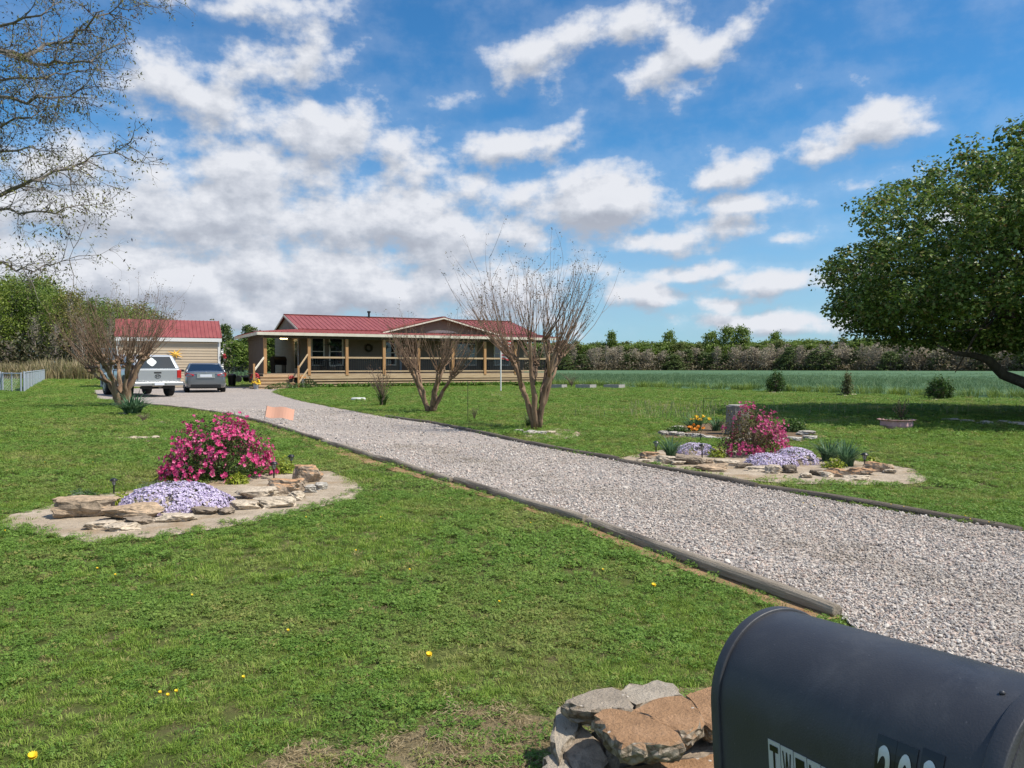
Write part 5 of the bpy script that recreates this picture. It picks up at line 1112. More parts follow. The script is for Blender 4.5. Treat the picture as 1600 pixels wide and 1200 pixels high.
# dormer gable over the middle of the porch
DV = 1.25; mb = MB(); mb.add([(7.72, DV, 3.38), (15.05, DV, 3.38), (15.05, DV, 3.48), (11.4, DV, 4.38), (7.72, DV, 3.48), (7.72, DV + .05, 3.38), (15.05, DV + .05, 3.38), (15.05, DV + .05, 3.48), (11.4, DV + .05, 4.38), (7.72, DV + .05, 3.48)], [(0, 1, 2, 3, 4), (9, 8, 7, 6, 5), (0, 5, 6, 1), (1, 6, 7, 2), (2, 7, 8, 3), (3, 8, 9, 4), (4, 9, 5, 0)])
do = hp('dormer', mb, SIDE); mb = MB(); ribbed(mb, (7.3, DV - .45, 3.43), (7.3, 3.1, 3.43), (11.4, 5.9, 4.45), (11.4, DV - .45, 4.45), n=12); ribbed(mb, (15.5, 3.1, 3.43), (15.5, DV - .45, 3.43), (11.4, DV - .45, 4.45), (11.4, 5.9, 4.45), n=12); mb.bar((11.4, DV - .47, 4.47), (11.4, 5.8, 4.47), .24, .03); hp('dormer_roof', mb, RED, parent=do)
mb = MB(); mb.bar((7.3, DV - .46, 3.345), (11.4, DV - .46, 4.365), .03, .085); mb.bar((15.5, DV - .46, 3.345), (11.4, DV - .46, 4.365), .03, .085); hp('rake_trim', mb, CREAM, parent=do)
mb = MB(); mb.add([(x, DV - q, z) for q in (.03, .005) for x, z in ((10.3, 3.44), (12.6, 3.44), (12.2, 3.56), (11.7, 3.62), (11.1, 3.62), (10.7, 3.56))], [(0, 1, 2, 3, 4, 5), (11, 10, 9, 8, 7, 6)] + [(i, 6 + i, 6 + (i + 1) % 6, (i + 1) % 6) for i in range(6)]); hp('painted_sunlit_patch', mb, CREAM, parent=do)  # cream plate stands in for a sunlit area at the gable foot
# deck, skirt, posts, rails
mb = MB(); mb.box(-.05, 18.85, .0, 2.46, .79, .85); mb.box(-.05, 2.55, 2.465, 5.6, .79, .85); hp('porch_deck', mb, M('deck_boards', (.26, .19, .13), (.36, .28, .2), scale=3, rough=.85))
mb = MB(); mb.box(2.0, 18.9, -.045, -.005, .53, .80); hp('skirt_board', mb, PINEH)
for z0, z1 in ((.39, .475), (.235, .315), (.08, .16)):
    mb = MB(); mb.box(2.0, 18.9, -.04, -.008, z0, z1); hp('skirt_slat', mb, PINEH)
mb = MB(); mb.box(2.0, 18.8, .18, .22, .0, .78); hp('underdeck_shade', mb, DARK)  # black sheet paints the shade under the deck behind the slats
for i, u in enumerate(US):
    mb = MB(); mb.box(u - .085, u + .085, -.07 if i else .0, .10 if i else .17, .72 if i else .05, 2.88); hp('porch_post', mb, PINEW, bevel=.008)
for a, b_ in zip(US[1:-1], US[2:]):
    mb = MB(); mb.box(a + .09, b_ - .09, -.03, .05, 1.73, 1.83); hp('rail', mb, PINEH); mb = MB(); mb.box(a + .09, b_ - .09, -.03, .05, .93, 1.01); hp('rail', mb, PINEH)
    mb = MB(); k = int((b_ - a) / .125)
    for j in range(1, k): x = a + (b_ - a) * j / k; mb.box(x - .012, x + .012, .06, .085, .90, 1.78)
    hp('balusters', mb, BLKM)
mb = MB()
for j in range(1, 17): v = j * .145; mb.box(18.74, 18.765, v - .012, v + .012, .9, 1.78)
mb.box(18.72, 18.79, .1, 2.45, 1.74, 1.82); hp('balusters', mb, BLKM)
# screen wall of dark boards at the left end of the porch
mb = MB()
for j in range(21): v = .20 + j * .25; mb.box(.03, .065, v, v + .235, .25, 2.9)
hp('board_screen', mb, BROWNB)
# windows and doors of the front wall
def usolve(px, v):
    d = px_dir(px, 600); k = d.x / d.y; return (k * (44 + .884 * v) + 14.1 + .467 * v) / (.884 - k * .467)
def window(u0, u1, z0, z1, v=2.5):
    mb = MB(); t = .09; mb.box(u0 - t, u1 + t, v - .075, v - .032, z1, z1 + t); mb.box(u0 - t, u1 + t, v - .075, v - .032, z0 - t, z0); mb.box(u0 - t, u0, v - .075, v - .032, z0, z1); mb.box(u1, u1 + t, v - .075, v - .032, z0, z1); mb.box(u0, u1, v - .07, v - .034, (z0 + z1) / 2 - .025, (z0 + z1) / 2 + .025)
    w = hp('window', mb, CREAM); mb = MB(); mb.box(u0, u1, v - .05, v - .033, z0, z1); hp('pane', mb, WIN, parent=w)
window(usolve(488, 2.5), usolve(505, 2.5), 1.35, 3.02); window(usolve(516, 2.5), usolve(534, 2.5), 1.35, 3.02); window(usolve(603, 2.5), usolve(617, 2.5), 1.4, 2.9); window(13.0, 14.4, 1.4, 2.9); window(15.9, 17.0, 1.4, 2.9)
mb = MB(); u0, u1 = usolve(627, 2.5), usolve(650, 2.5); mb.box(u0, u1, 2.42, 2.465, .86, 2.95); dr = hp('door', mb, M('brown_door', (.16, .085, .05), (.22, .12, .07), scale=3, rough=.5)); mb = MB(); mb.box(u0 - .14, u0 - .01, 2.41, 2.465, .86, 3.05); mb.box(u1 + .01, u1 + .14, 2.41, 2.465, .86, 3.05); hp('door_frame', mb, M('grey_trim', (.36, .37, .38), rough=.6), parent=dr)
mb = MB(); mb.box(2.50, 2.565, 2.75, 3.7, .86, 2.95); dr = hp('door', mb, WHITE); mb = MB(); mb.box(2.485, 2.499, 2.9, 3.55, 1.15, 2.8); hp('pane', mb, WIN, parent=dr)
# stairs
sw = 1.9; n = 5; st_ = None; NL = (-.78, -1.42); NR = (1.62, -1.42)
for i in range(n - 1):
    z = .85 - .17 * (i + 1); v1_ = -.005 - .30 * i; ul = -.12 - .58 * (i + 1) / (n - 1)
    mb = MB(); mb.box(ul, 1.53, v1_ - .32, v1_, z - .04, z); mb.box(ul + .02, 1.52, v1_ - .275, v1_ - .25, z - .168, z - .042); s_ = hp('step', mb, PINEH)
mb = MB(); mb.box(-.05, 1.98, -.035, -.004, .62, .80); hp('step', mb, PINEH)
hp('stringer', MB().box(1.535, 1.6, -1.3, -.01, .02, .30), PINEH); hp('stringer', MB().box(-.82, -.72, -1.25, -.01, .02, .12), PINEH)
for (u, v), h in ((NL, 1.40), (NR, 1.30)):
    mb = MB(); mb.box(u - .05, u + .05, v - .05, v + .05, 0, h); hp('newel_post', mb, PINEW)
mb = MB(); mb.bar((NR[0], NR[1], 1.15), (2.45, -.10, 1.95), .04, .09); mb.bar((NR[0], NR[1], .30), (2.45, -.10, 1.08), .04, .09); hp('handrail', mb, PINEH)
mb = MB(); mb.bar((NL[0], NL[1], 1.02), (.0, .02, 1.75), .05, .10); hp('handrail', mb, CREAM)
# lit porch lamp
lampm, lnt_, lbb = newmat('lamp_glow'); lbb.inputs['Emission Color'].default_value = (1, .72, .35, 1); lbb.inputs['Emission Strength'].default_value = 7; lbb.inputs['Base Color'].default_value = (1, .85, .6, 1)
mb = MB(); mb.tube([(1.9, 3.9, 3.28), (1.9, 3.9, 3.18)], .05, 8); lf = hp('porch_lamp', mb, CREAM)
mb = MB()
for a in range(4): mb.lathe([(.02, 3.16), (.075, 3.10), (.085, 3.02), (.05, 2.96)], 10, (1.9 + .16 * math.cos(a * 1.57), 3.9 + .16 * math.sin(a * 1.57), 0))
hp('lamp_shade', mb, lampm, parent=lf)
# things on the porch
def hworld(u, v, z): return hw(u, v, z)
r = np.random.default_rng(3)
def fern(u, v, z, lb):
    e = empty('hanging_fern', hworld(u, v, z), lb, 'hanging plant', 'ferns hanging under the porch roof'); mb = MB(); mb.lathe([(.10, -.05), (.15, .10)], 14)
    obj('pot', mb, BLK, e); mb = MB()
    for k in range(3): mb.bar((.13 * math.cos(k * 2.1), .13 * math.sin(k * 2.1), .1), (0, 0, .55), .008, .008)
    obj('hanger', mb, BLKM, e); link('fronds', quadmesh('fronds', blades(90, .12, .5, .05, r, lean=1.4, seg=4) + np.array([0, 0, .05])), LEAF('fern', [(.03, .08, .04), (.06, .14, .07), (.10, .22, .12)]), e)
fern(usolve(519, .6), .6, 2.40, 'hanging fern under the porch roof before the left pair of windows'); fern(usolve(631, .6), .6, 2.38, 'hanging fern under the porch roof near the brown front door'); fern(usolve(737, .6), .6, 2.40, 'hanging fern under the porch roof at the right half')
e = empty('wreath', hworld(usolve(576, 2.45), 2.40, 2.43), 'dark round wreath hanging on the porch wall', 'wreath', rz=HRZ); mb = MB(); mb.tube([(.20 * math.cos(t * .3142), 0, .20 * math.sin(t * .3142)) for t in range(21)], .06, 8); obj('ring', mb, M('dark_vine', (.03, .022, .018), (.06, .045, .03), scale=20, rough=.9), e); C = np.array([(.2 * math.cos(t) + r.normal() * .05, -.05 + r.normal() * .03, .2 * math.sin(t) + r.normal() * .05) for t in np.linspace(0, 6.28, 120)]); link('leaves', quadmesh('leaves', leaves(C, .07, r, .4, 0)), LDARK, e)
def chair(u, v, rz, lb, grp):
    e = empty('porch_chair', hworld(u, v, .85), lb, 'chair', grp, rz=rz); m = BLKM
    obj('seat', MB().box(-.24, .24, -.24, .24, .41, .45), m, e); mb = MB()
    for k in range(6): mb.box(-.21 + k * .076, -.17 + k * .076, .215, .235, .46, .92)
    mb.box(-.24, .24, .205, .245, .92, .98); obj('backrest', mb, m, e)
    for x, y in ((-.21, -.21), (.21, -.21), (-.21, .21), (.21, .21)): obj('leg', MB().box(x - .02, x + .02, y - .02, y + .02, 0, .41), m, e)
e = empty('porch_table', hworld(4.0, 1.3, .85), 'dark round table on the porch before the left pair of windows', 'table', rz=HRZ); obj('tabletop', MB().lathe([(.5, .70), (.5, .74)], 24), BLKM, e); obj('pedestal', MB().lathe([(.25, 0), (.05, .06), (.04, .70)], 12), BLKM, e)
chair(3.2, 1.3, HRZ + 1.57, 'dark metal porch chair left of the round table', 'chairs round the porch table'); chair(4.8, 1.3, HRZ - 1.57, 'dark metal porch chair right of the round table', 'chairs round the porch table'); chair(4.0, 2.05, HRZ, 'dark metal porch chair behind the round table', 'chairs round the porch table')
chair(12.6, 1.7, HRZ + .3, 'dark porch chair against the wall right of the second hanging fern', 'chairs along the porch wall'); chair(14.8, 1.7, HRZ - .2, 'dark porch chair against the wall behind the flag pole', 'chairs along the porch wall')
e = empty('grill', hworld(1.7, 4.6, .85), 'black grill standing on the side porch', 'grill', rz=HRZ + .4); obj('body', MB().box(-.45, .45, -.25, .25, .5, .75), BLKM, e, bevel=.02); mb = MB(); mb.loft([[(x, .27 * math.cos(a), .75 + .30 * math.sin(a)) for a in np.linspace(0, math.pi, 9)] for x in (-.45, .45)]); obj('lid', mb, BLKM, e)
for x in (-.4, .4): obj('leg', MB().box(x - .03, x + .03, -.2, .2, 0, .5), BLKM, e)
# pots on the steps
def pot(p, rad, h, mat, lb, fm, n, size, z=.0, leafm=LGREEN, k2=0):
    e = empty('flower_pot', p, lb, 'flower pot'); obj('pot', MB().lathe([(rad * .72, 0), (rad, h), (rad * 1.08, h), (rad * 1.08, h * 1.08), (rad * .9, h * 1.08), (rad * .85, h * .9)], 18), mat, e); C, N = mound(n, rad * 1.4, rad * 1.4, rad * 1.6, r, 0, .3, 2); C[:, 2] += h
    link('leaves', quadmesh('leaves', leaves(C * .9, .08, r, .4)), leafm, e); C, N = mound(n // 2, rad * 1.5, rad * 1.5, rad * 1.8, r, .1, .3, 3); C[:, 2] += h; link('blossoms', quadmesh('blossoms', blooms(C, N, size, r, 5, .4)), fm, e)
REDF = LEAF('red_petal', [(.45, .02, .03), (.6, .05, .07), (.65, .12, .14)]); POTG = M('grey_pot', (.32, .34, .36), rough=.6); POTB = M('pale_pot', (.55, .52, .48), rough=.6)
pot(hworld(-.62, -.75, .34), .15, .26, POTG, 'grey pot of red flowers on the upper left of the porch steps', REDF, 90, .12); pot(hworld(-.70, -1.52, .0), .16, .28, POTG, 'grey pot of yellow flowers at the bottom left of the porch steps', YEL, 80, .12); pot(hworld(1.35, -.78, .34), .12, .2, BLK, 'dark pot of red flowers at the right end of the porch steps', REDF, 40, .10); pot(hworld(2.1, -.35, .70 - .7), .12, .55, POTB, 'small tan pot of yellow flowers beside the right stair rail', ORA, 30, .09)
# leafy band at the foot of the porch
Q = []
for i in range(260):
    u = 2.9 + i * 16 / 260 + r.normal() * .08; v = -.55 + r.normal() * .22; p = hw(u, v); q = blades(9, .10, .42 * r.uniform(.6, 1.15), .11, np.random.default_rng(900 + i), lean=1.1, seg=2); q[:, :, 0] += p.x; q[:, :, 1] += p.y; Q.append(q)
tag(link('border_plants', quadmesh('border_plants', np.concatenate(Q)), LEAF('hosta', [(.06, .14, .02), (.11, .22, .035), (.18, .30, .06)])), 'continuous band of broad green leaves along the foot of the porch', 'border plants', kind='stuff')
for p, w, h, lb, m in ((hw(2.25, -1.0), .55, .5, 'dark green round plant at the foot of the right stair rail', LDARK), (hw(.5, -2.3), .8, .34, 'green leafy plant at the lawn corner below the steps', LGREEN), (hw(1.7, -1.95), .6, .3, 'small green plants right below the porch steps', LGREEN)):
    C, N = mound(420, w, w * .7, h, r, 0, .3, 7); tag(link('leafy_plant', quadmesh('leafy_plant', leaves(C, .14, r, .35, .1, out=N, outw=.5)), m, loc=p), lb, 'plant')
b = G(560, 627); tag(obj('septic_lid', MB().lathe([(.26, 0), (.26, .10), (.22, .13)], 20), M('white_plastic', (.6, .6, .56), rough=.6), loc=b), 'round white lid lying in the lawn before the porch', 'lid')

# ------------------------------------------------------------------ shed
s0 = at(184, 590, 44.5); W = 5.5; SH = empty('shed', (s0.x, 44.5, 0), 'long tan sided shed with red metal roof behind the parked vehicles', 'shed', rz=R(25)); D = 4.2; ze, zr = 2.95, 4.05
mb = MB(); TAN = M('shed_siding', (.50, .40, .285), (.54, .44, .32), scale=1.5, rough=.65); siding(mb, 0, W, 0, .05, ze, h=.165); siding(mb, 0, D, 0, .05, ze, 'v'); siding(mb, 0, D, W, .05, ze, 'v', face=1); siding(mb, 0, W, D, .05, ze, face=1)
for x, f in ((0, -1), (W, 1)): mb.add([(x, 0, ze), (x, D, ze), (x, D / 2, zr - .05), (x + f * .03, 0, ze), (x + f * .03, D, ze), (x + f * .03, D / 2, zr - .05)], [(0, 1, 2), (3, 5, 4), (0, 3, 4, 1), (1, 4, 5, 2), (2, 5, 3, 0)])
obj('wall', mb, TAN, SH); mb = MB(); ribbed(mb, (-.12, -.18, ze + .03), (W + .12, -.18, ze + .03), (W + .12, D / 2, zr + .06), (-.12, D / 2, zr + .06), n=26); ribbed(mb, (W + .12, D + .18, ze + .03), (-.12, D + .18, ze + .03), (-.12, D / 2, zr + .06), (W + .12, D / 2, zr + .06), n=26); obj('roof', mb, RED, SH)
mb = MB(); mb.box(-.12, W + .12, -.20, -.165, ze - .22, ze - .01); obj('fascia', mb, WHITE, SH); mb = MB(); mb.box(-.05, .09, -.05, -.032, .05, ze - .22); mb.box(W - .09, W + .05, -.05, -.032, .05, ze - .22); mb.box(W + .035, W + .05, -.03, .1, .05, ze - .1); obj('corner_trim', mb, WHITE, SH)
mb = MB(); b = SH.matrix_world @ Vector((0, 0, 0)); bs = Matrix.Translation(SH.location) @ Matrix.Rotation(R(25), 4, 'Z'); b = bs @ Vector((3.05, -.08, 1.98))
for k in range(8):
    a = k * math.pi / 4 + .2; L = .42 if k % 2 else .30; ca, sa = math.cos(a), math.sin(a); mb.add([(0, -.09, 0), (L * ca, 0, L * sa), (.12 * math.cos(a + .39), -.02, .12 * math.sin(a + .39)), (.12 * math.cos(a - .39), -.02, .12 * math.sin(a - .39)), (0, 0, 0)], [(0, 2, 1), (0, 1, 3), (4, 1, 2), (4, 3, 1)])
st0 = tag(obj('star_decoration', mb, M('yellow_orange_metal', (.75, .40, .05), (.82, .52, .10), scale=4, rough=.5), loc=b, rz=R(25), fix=False), 'yellow orange metal star hanging on the tan shed wall', 'wall star'); st0.scale = (1.3, 1, .9)
b = bs @ Vector((W + .22, -.1, 1.85)); e = empty('wind_spinner', b, 'white and red garden wind spinner hanging at the right corner of the shed', 'wind spinner'); mb = MB()
for k in range(14): z = .75 - k * .11; a = k * .8; mb.add([(0, 0, z), (.14 * math.cos(a), .14 * math.sin(a), z + .03), (.14 * math.cos(a + .7), .14 * math.sin(a + .7), z - .05), (0, 0, z - .06)], [(0, 1, 2, 3)])
obj('vanes', mb, WHITE, e, fix=False); C = r.normal(size=(14, 3)) * .05 + np.array([.04, 0, .02]); link('flower', quadmesh('flower', blooms(C, r.normal(size=(14, 3)), .16, r)), REDF, e)
b = bs @ Vector((-.42, 1.2, 0)); mb = MB(); mb.box(-.45, .45, -.3, .3, 0, 2.25); e = empty('utility_cabinet', b, 'grey box standing at the left end of the shed', 'cabinet'); obj('body', mb, M('light_grey_metal', (.42, .44, .46), rough=.5), e, bevel=.02); obj('lid', MB().box(-.5, .5, -.35, .35, 2.25, 2.32), M('light_grey_metal', (.4, .4, .4)), e)

# ------------------------------------------------------------------ vehicles
TYRE = M('tyre_rubber', (.018, .018, .019), rough=.85); RIM = M('alloy_rim', (.45, .46, .47), rough=.3, metal=.8); TAIL = M('tail_light_red', (.42, .012, .014), rough=.2, spec=.7, coat=.6); CHR = M('chrome', (.7, .7, .72), rough=.15, metal=1.0); PLATE = M('licence_plate', (.62, .66, .72), rough=.4)
def wheel(e, x, y, rad, w):
    mb = MB(); prof = [(rad * .62, -w / 2), (rad * .93, -w / 2), (rad, -w * .35), (rad, w * .35), (rad * .93, w / 2), (rad * .62, w / 2)]; mb.lathe(prof, 28); mb.v = [(p[2], p[0], p[1]) for p in mb.v]; wo = obj('wheel', mb, TYRE, e, loc=(x, y, rad)); sgn = 1 if x > 0 else -1
    mb = MB(); mb.lathe([(rad * .60, 0), (rad * .55, .02), (rad * .15, .01)], 20)
    for k in range(5):
        a = k * 1.2566; mb.bar((0, 0, .02), (rad * .56 * math.cos(a), rad * .56 * math.sin(a), .025), .07, .03)
    mb.v = [(sgn * (p[2] + w / 2 - .015), p[0], p[1]) for p in mb.v]; obj('rim', mb, RIM, wo)
def ring8(y, wl, wm, wt, z0, z1, z2, z3):
    """closed cross-section of a car body at station y"""
    R_ = [(0, z0), (wl * .92, z0), (wl, z0 + .06), (wm, z1), (wt, z2), (wt * .93, z3), (0, z3 + .015)]
    return [(x, y, z) for x, z in R_] + [(-x, y, z) for x, z in R_[-2:0:-1]]
def car_paint(name, c, metal=.55): return M(name, c, rough=.28, metal=metal, spec=.5, coat=.8)
# grey sedan, seen from behind
b = at(322, 600, 36.4); SE = empty('sedan_car', (b.x - .94, b.y + 2.1, 0), 'dark grey sedan parked with its rear to the camera beside the silver truck', 'car', rz=R(24)); gp_ = car_paint('grey_car_paint', (.17, .185, .20))
mb = MB(); mb.loft([ring8(-2.30, .74, .78, .70, .36, .55, .78, .84), ring8(-2.26, .82, .86, .80, .26, .55, .92, .98), ring8(-2.05, .88, .915, .86, .20, .56, .97, 1.04), ring8(-1.5, .91, .94, .89, .18, .58, .95, 1.02), ring8(-.3, .91, .94, .88, .18, .58, .92, .98), ring8(1.0, .91, .94, .88, .18, .58, .90, .96), ring8(1.7, .88, .92, .82, .18, .56, .80, .86), ring8(2.12, .78, .82, .68, .22, .50, .64, .70), ring8(2.25, .66, .68, .58, .30, .45, .52, .56)])
obj('body', mb, gp_, SE, smooth=True, sub=2)
def cabin(e, by0, by1, ty0, ty1, bw, tw, z0, z1, paint, extra=0):
    P8 = [(-bw, by0, z0), (bw, by0, z0), (bw, by1, z0), (-bw, by1, z0), (-tw, ty0, z1), (tw, ty0, z1), (tw, ty1, z1), (-tw, ty1, z1)]
    mb = MB(); mb.add(P8, [(0, 3, 2, 1), (4, 5, 6, 7), (0, 1, 5, 4), (1, 2, 6, 5), (2, 3, 7, 6), (3, 0, 4, 7)]); obj('windows', mb, DGLASS, e, bevel=.06, seg=3)
    mb = MB(); mb.add([(-tw * 1.03, ty0 - .05, z1 - .015), (tw * 1.03, ty0 - .05, z1 - .015), (tw * 1.03, ty1 + .05, z1 - .015), (-tw * 1.03, ty1 + .05, z1 - .015), (-tw * .9, ty0 + .1, z1 + .045), (tw * .9, ty0 + .1, z1 + .045), (tw * .9, ty1 - .1, z1 + .045), (-tw * .9, ty1 - .1, z1 + .045)], [(0, 3, 2, 1), (4, 5, 6, 7), (0, 1, 5, 4), (1, 2, 6, 5), (2, 3, 7, 6), (3, 0, 4, 7)]); obj('roof', mb, paint, e, bevel=.03, smooth=True)
    mb = MB()
    for k in range(4):
        a = Vector(P8[k]); c = Vector(P8[k + 4]); mb.tube([a, c], .045, 8)
    for sx in (-1, 1):
        ym, yt = (by0 + by1) / 2, (ty0 + ty1) / 2; mb.bar((sx * bw, ym, z0), (sx * tw, yt, z1), .07, .03, Vector((sx, 0, 0)))
    obj('pillars', mb, paint, e, smooth=True)
cabin(SE, -1.95, 1.25, -1.0, .30, .85, .64, .97, 1.36, gp_)
for sx in (-1, 1):
    mb = MB(); mb.add([(sx * x, y, z) for x, y, z in ((.50, -2.31, .86), (.84, -2.24, .95), (.93, -1.98, .93), (.93, -2.0, .82), (.82, -2.28, .76), (.52, -2.33, .80))] + [(sx * x, y + .10, z) for x, y, z in ((.50, -2.31, .86), (.80, -2.24, .95), (.86, -1.98, .93), (.86, -2.0, .82), (.78, -2.28, .76), (.52, -2.33, .80))], [(0, 1, 2, 3, 4, 5), (11, 10, 9, 8, 7, 6)] + [(i, 6 + i, 6 + (i + 1) % 6, (i + 1) % 6) for i in range(6)]); obj('tail_light', mb, TAIL, SE, bevel=.012)
    mb = MB(); mb.box(sx * 1.0 - .11, sx * 1.0 + .11, .55, .68, .98, 1.10); obj('mirror', mb, BLK, SE, bevel=.03); wheel(SE, sx * .80, -1.38, .31, .22); wheel(SE, sx * .80, 1.32, .31, .22)
mb = MB(); mb.box(-.26, .26, -2.36, -2.33, .74, .86); obj('license_plate', mb, PLATE, SE, bevel=.01); mb = MB(); mb.box(-.40, .40, -2.335, -2.315, .70, .90); obj('plate_recess', mb, CHR, SE, bevel=.02)
mb = MB(); mb.box(-.66, .66, -2.33, -2.24, .24, .40); obj('bumper_insert', mb, BLK, SE, bevel=.02); mb = MB(); mb.bar((-.5, -2.315, .93), (.5, -2.315, .93), .02, .025); mb.tube([(0, -2.30, .95), (0, -2.31, 1.0)], .035, 8); obj('emblem', mb, CHR, SE)
# silver pickup with a camper shell, seen from behind
b = at(247, 600, 31.0); TR = empty('pickup_truck', (b.x - 2.6 * math.sin(R(41)), b.y + 2.6 * math.cos(R(41)), 0), 'silver pickup truck with a matching camper shell, parked with its rear to the camera', 'pickup truck', rz=R(41)); tp = car_paint('silver_truck_paint', (.40, .42, .44), .45); dkp = M('black_trim', (.02, .02, .02), rough=.6)
def ring6(y, wl, wt, z0, z1, z2): return [(x, y, z) for x, z in ((0, z0), (wl * .94, z0), (wl, z0 + .08), (wl, z1), (wt, z2), (0, z2))] + [(x, y, z) for x, z in ((-wt, z2), (-wl, z1), (-wl, z0 + .08), (-wl * .94, z0))]
mb = MB(); mb.loft([ring6(-2.52, .88, .86, .60, 1.05, 1.12), ring6(-2.45, .92, .89, .56, 1.05, 1.13), ring6(-1.9, .935, .90, .52, 1.05, 1.13), ring6(-.2, .935, .90, .48, 1.05, 1.13), ring6(1.15, .935, .90, .48, 1.03, 1.12), ring6(1.3, .935, .86, .48, .98, 1.10), ring6(2.2, .92, .80, .48, .92, 1.05), ring6(2.55, .84, .70, .50, .84, .98), ring6(2.65, .74, .62, .52, .80, .92)]); obj('body', mb, tp, TR, bevel=.03, seg=3, smooth=True)
for sx in (-1, 1):
    for y in (-1.35, 1.75):
        mb = MB(); mb.lathe([(.50, -.012), (.50, .012)], 28); mb.v = [(p[2] + sx * .934, p[0] + y, max(p[1] + .40, .47)) for p in mb.v]; obj('wheel_arch', mb, dkp, TR); wheel(TR, sx * .80, y, .39, .27)
    mb = MB(); mb.box(sx * .84 - .085, sx * .84 + .085, -2.56, -2.44, .76, 1.10); obj('tail_light', mb, TAIL, TR, bevel=.02)
    mb = MB(); mb.box(sx * 1.08 - .13, sx * 1.08 + .13, .88, 1.0, 1.14, 1.34); obj('mirror', mb, BLK, TR, bevel=.04)
    mb = MB(); mb.box(sx * .925 - .02, sx * .925 + .02, .22, .26, .62, 1.08); obj('door_gap', mb, dkp, TR)
cabin(TR, -.30, 1.30, -.12, .55, .86, .68, 1.11, 1.70, tp)
P8 = [(-.90, -2.50, 1.12), (.90, -2.50, 1.12), (.90, -.34, 1.12), (-.90, -.34, 1.12), (-.70, -2.14, 1.70), (.70, -2.14, 1.70), (.70, -.30, 1.74), (-.70, -.30, 1.74)]
mb = MB(); mb.add(P8, [(0, 3, 2, 1), (4, 5, 6, 7), (0, 1, 5, 4), (1, 2, 6, 5), (2, 3, 7, 6), (3, 0, 4, 7)]); obj('camper_shell', mb, car_paint('white_silver_paint', (.52, .54, .56), .25), TR, bevel=.07, seg=3, smooth=True)
def onrear(u, t, off): # point on the shell's sloped back face
    a = Vector((-.90 + 1.8 * u, -2.50, 1.12)); c = Vector((-.70 + 1.4 * u, -2.14, 1.70)); p = a.lerp(c, t); return p + Vector((0, -.85, .52)).normalized() * off
mb = MB(); q = [onrear(.09, .08, .012), onrear(.91, .08, .012), onrear(.90, .88, .012), onrear(.10, .88, .012)]; q2 = [onrear(.09, .08, -.02), onrear(.91, .08, -.02), onrear(.90, .88, -.02), onrear(.10, .88, -.02)]; mb.add(q + q2, [(0, 1, 2, 3), (7, 6, 5, 4), (0, 4, 5, 1), (1, 5, 6, 2), (2, 6, 7, 3), (3, 7, 4, 0)]); rw = obj('rear_window', mb, DGLASS, TR, bevel=.006)
mb = MB(); N = 16; pts = [onrear(.40 + .105 * math.cos(2 * math.pi * k / N) * (1 + .12 * math.cos(4 * 2 * math.pi * k / N)), .50 + .27 * math.sin(2 * math.pi * k / N) * (1 + .12 * math.cos(4 * 2 * math.pi * k / N)), .020) for k in range(N)]; mb.add(pts, [tuple(range(N))]); obj('sticker', mb, M('white_sticker', (.62, .66, .64), rough=.6), rw, fix=False)
for sx in (-1, 1):
    mb = MB(); q = []
    for o in (.012, -.01):
        for y0, y1, t in ((-2.2, -.5, .15), (-2.05, -.5, .82)):
            for y in ((y0, y1) if t < .5 else (y1, y0)): q.append((sx * (.90 - .20 * t + o), y, 1.12 + .60 * t))
    mb.add(q, [(0, 1, 2, 3), (7, 6, 5, 4), (0, 4, 5, 1), (1, 5, 6, 2), (2, 6, 7, 3), (3, 7, 4, 0)]); obj('side_window', mb, DGLASS, TR)
mb = MB(); mb.box(-.74, .74, -2.575, -2.53, .66, 1.11); tg = obj('tailgate', mb, tp, TR, bevel=.015); mb = MB(); mb.box(-.14, .14, -2.59, -2.57, .96, 1.02); obj('handle', mb, dkp, tg, bevel=.01)
mb = MB(); mb.tube([(.11 * math.cos(t * .2618), -2.582, .84 + .075 * math.sin(t * .2618)) for t in range(25)], .011, 6); mb.tube([(.045 * math.cos(t * .2618), -2.582, .84 + .07 * math.sin(t * .2618)) for t in range(25)], .009, 6); mb.tube([(.08 * math.cos(t * .2618), -2.582, .875 + .03 * math.sin(t * .2618)) for t in range(25)], .009, 6); obj('emblem', mb, M('dark_chrome', (.2, .2, .2), rough=.2, metal=1), tg)
mb = MB(); mb.box(-.94, .94, -2.78, -2.53, .46, .62); bu = obj('bumper', mb, M('silver_bumper', (.42, .43, .44), rough=.3, metal=.7), TR, bevel=.04); mb = MB(); mb.box(-.18, .18, -2.795, -2.775, .49, .60); obj('license_plate', mb, PLATE, bu); mb = MB(); mb.box(-.05, .05, -2.85, -2.5, .36, .43); mb.box(-.6, .6, -2.5, -2.3, .34, .44); obj('hitch', mb, dkp, TR)
for sx in (-1, 1): mb = MB(); mb.box(sx * .25 - .03, sx * .25 + .03, -2.795, -2.775, .52, .58); obj('step_light', mb, CHR, bu)
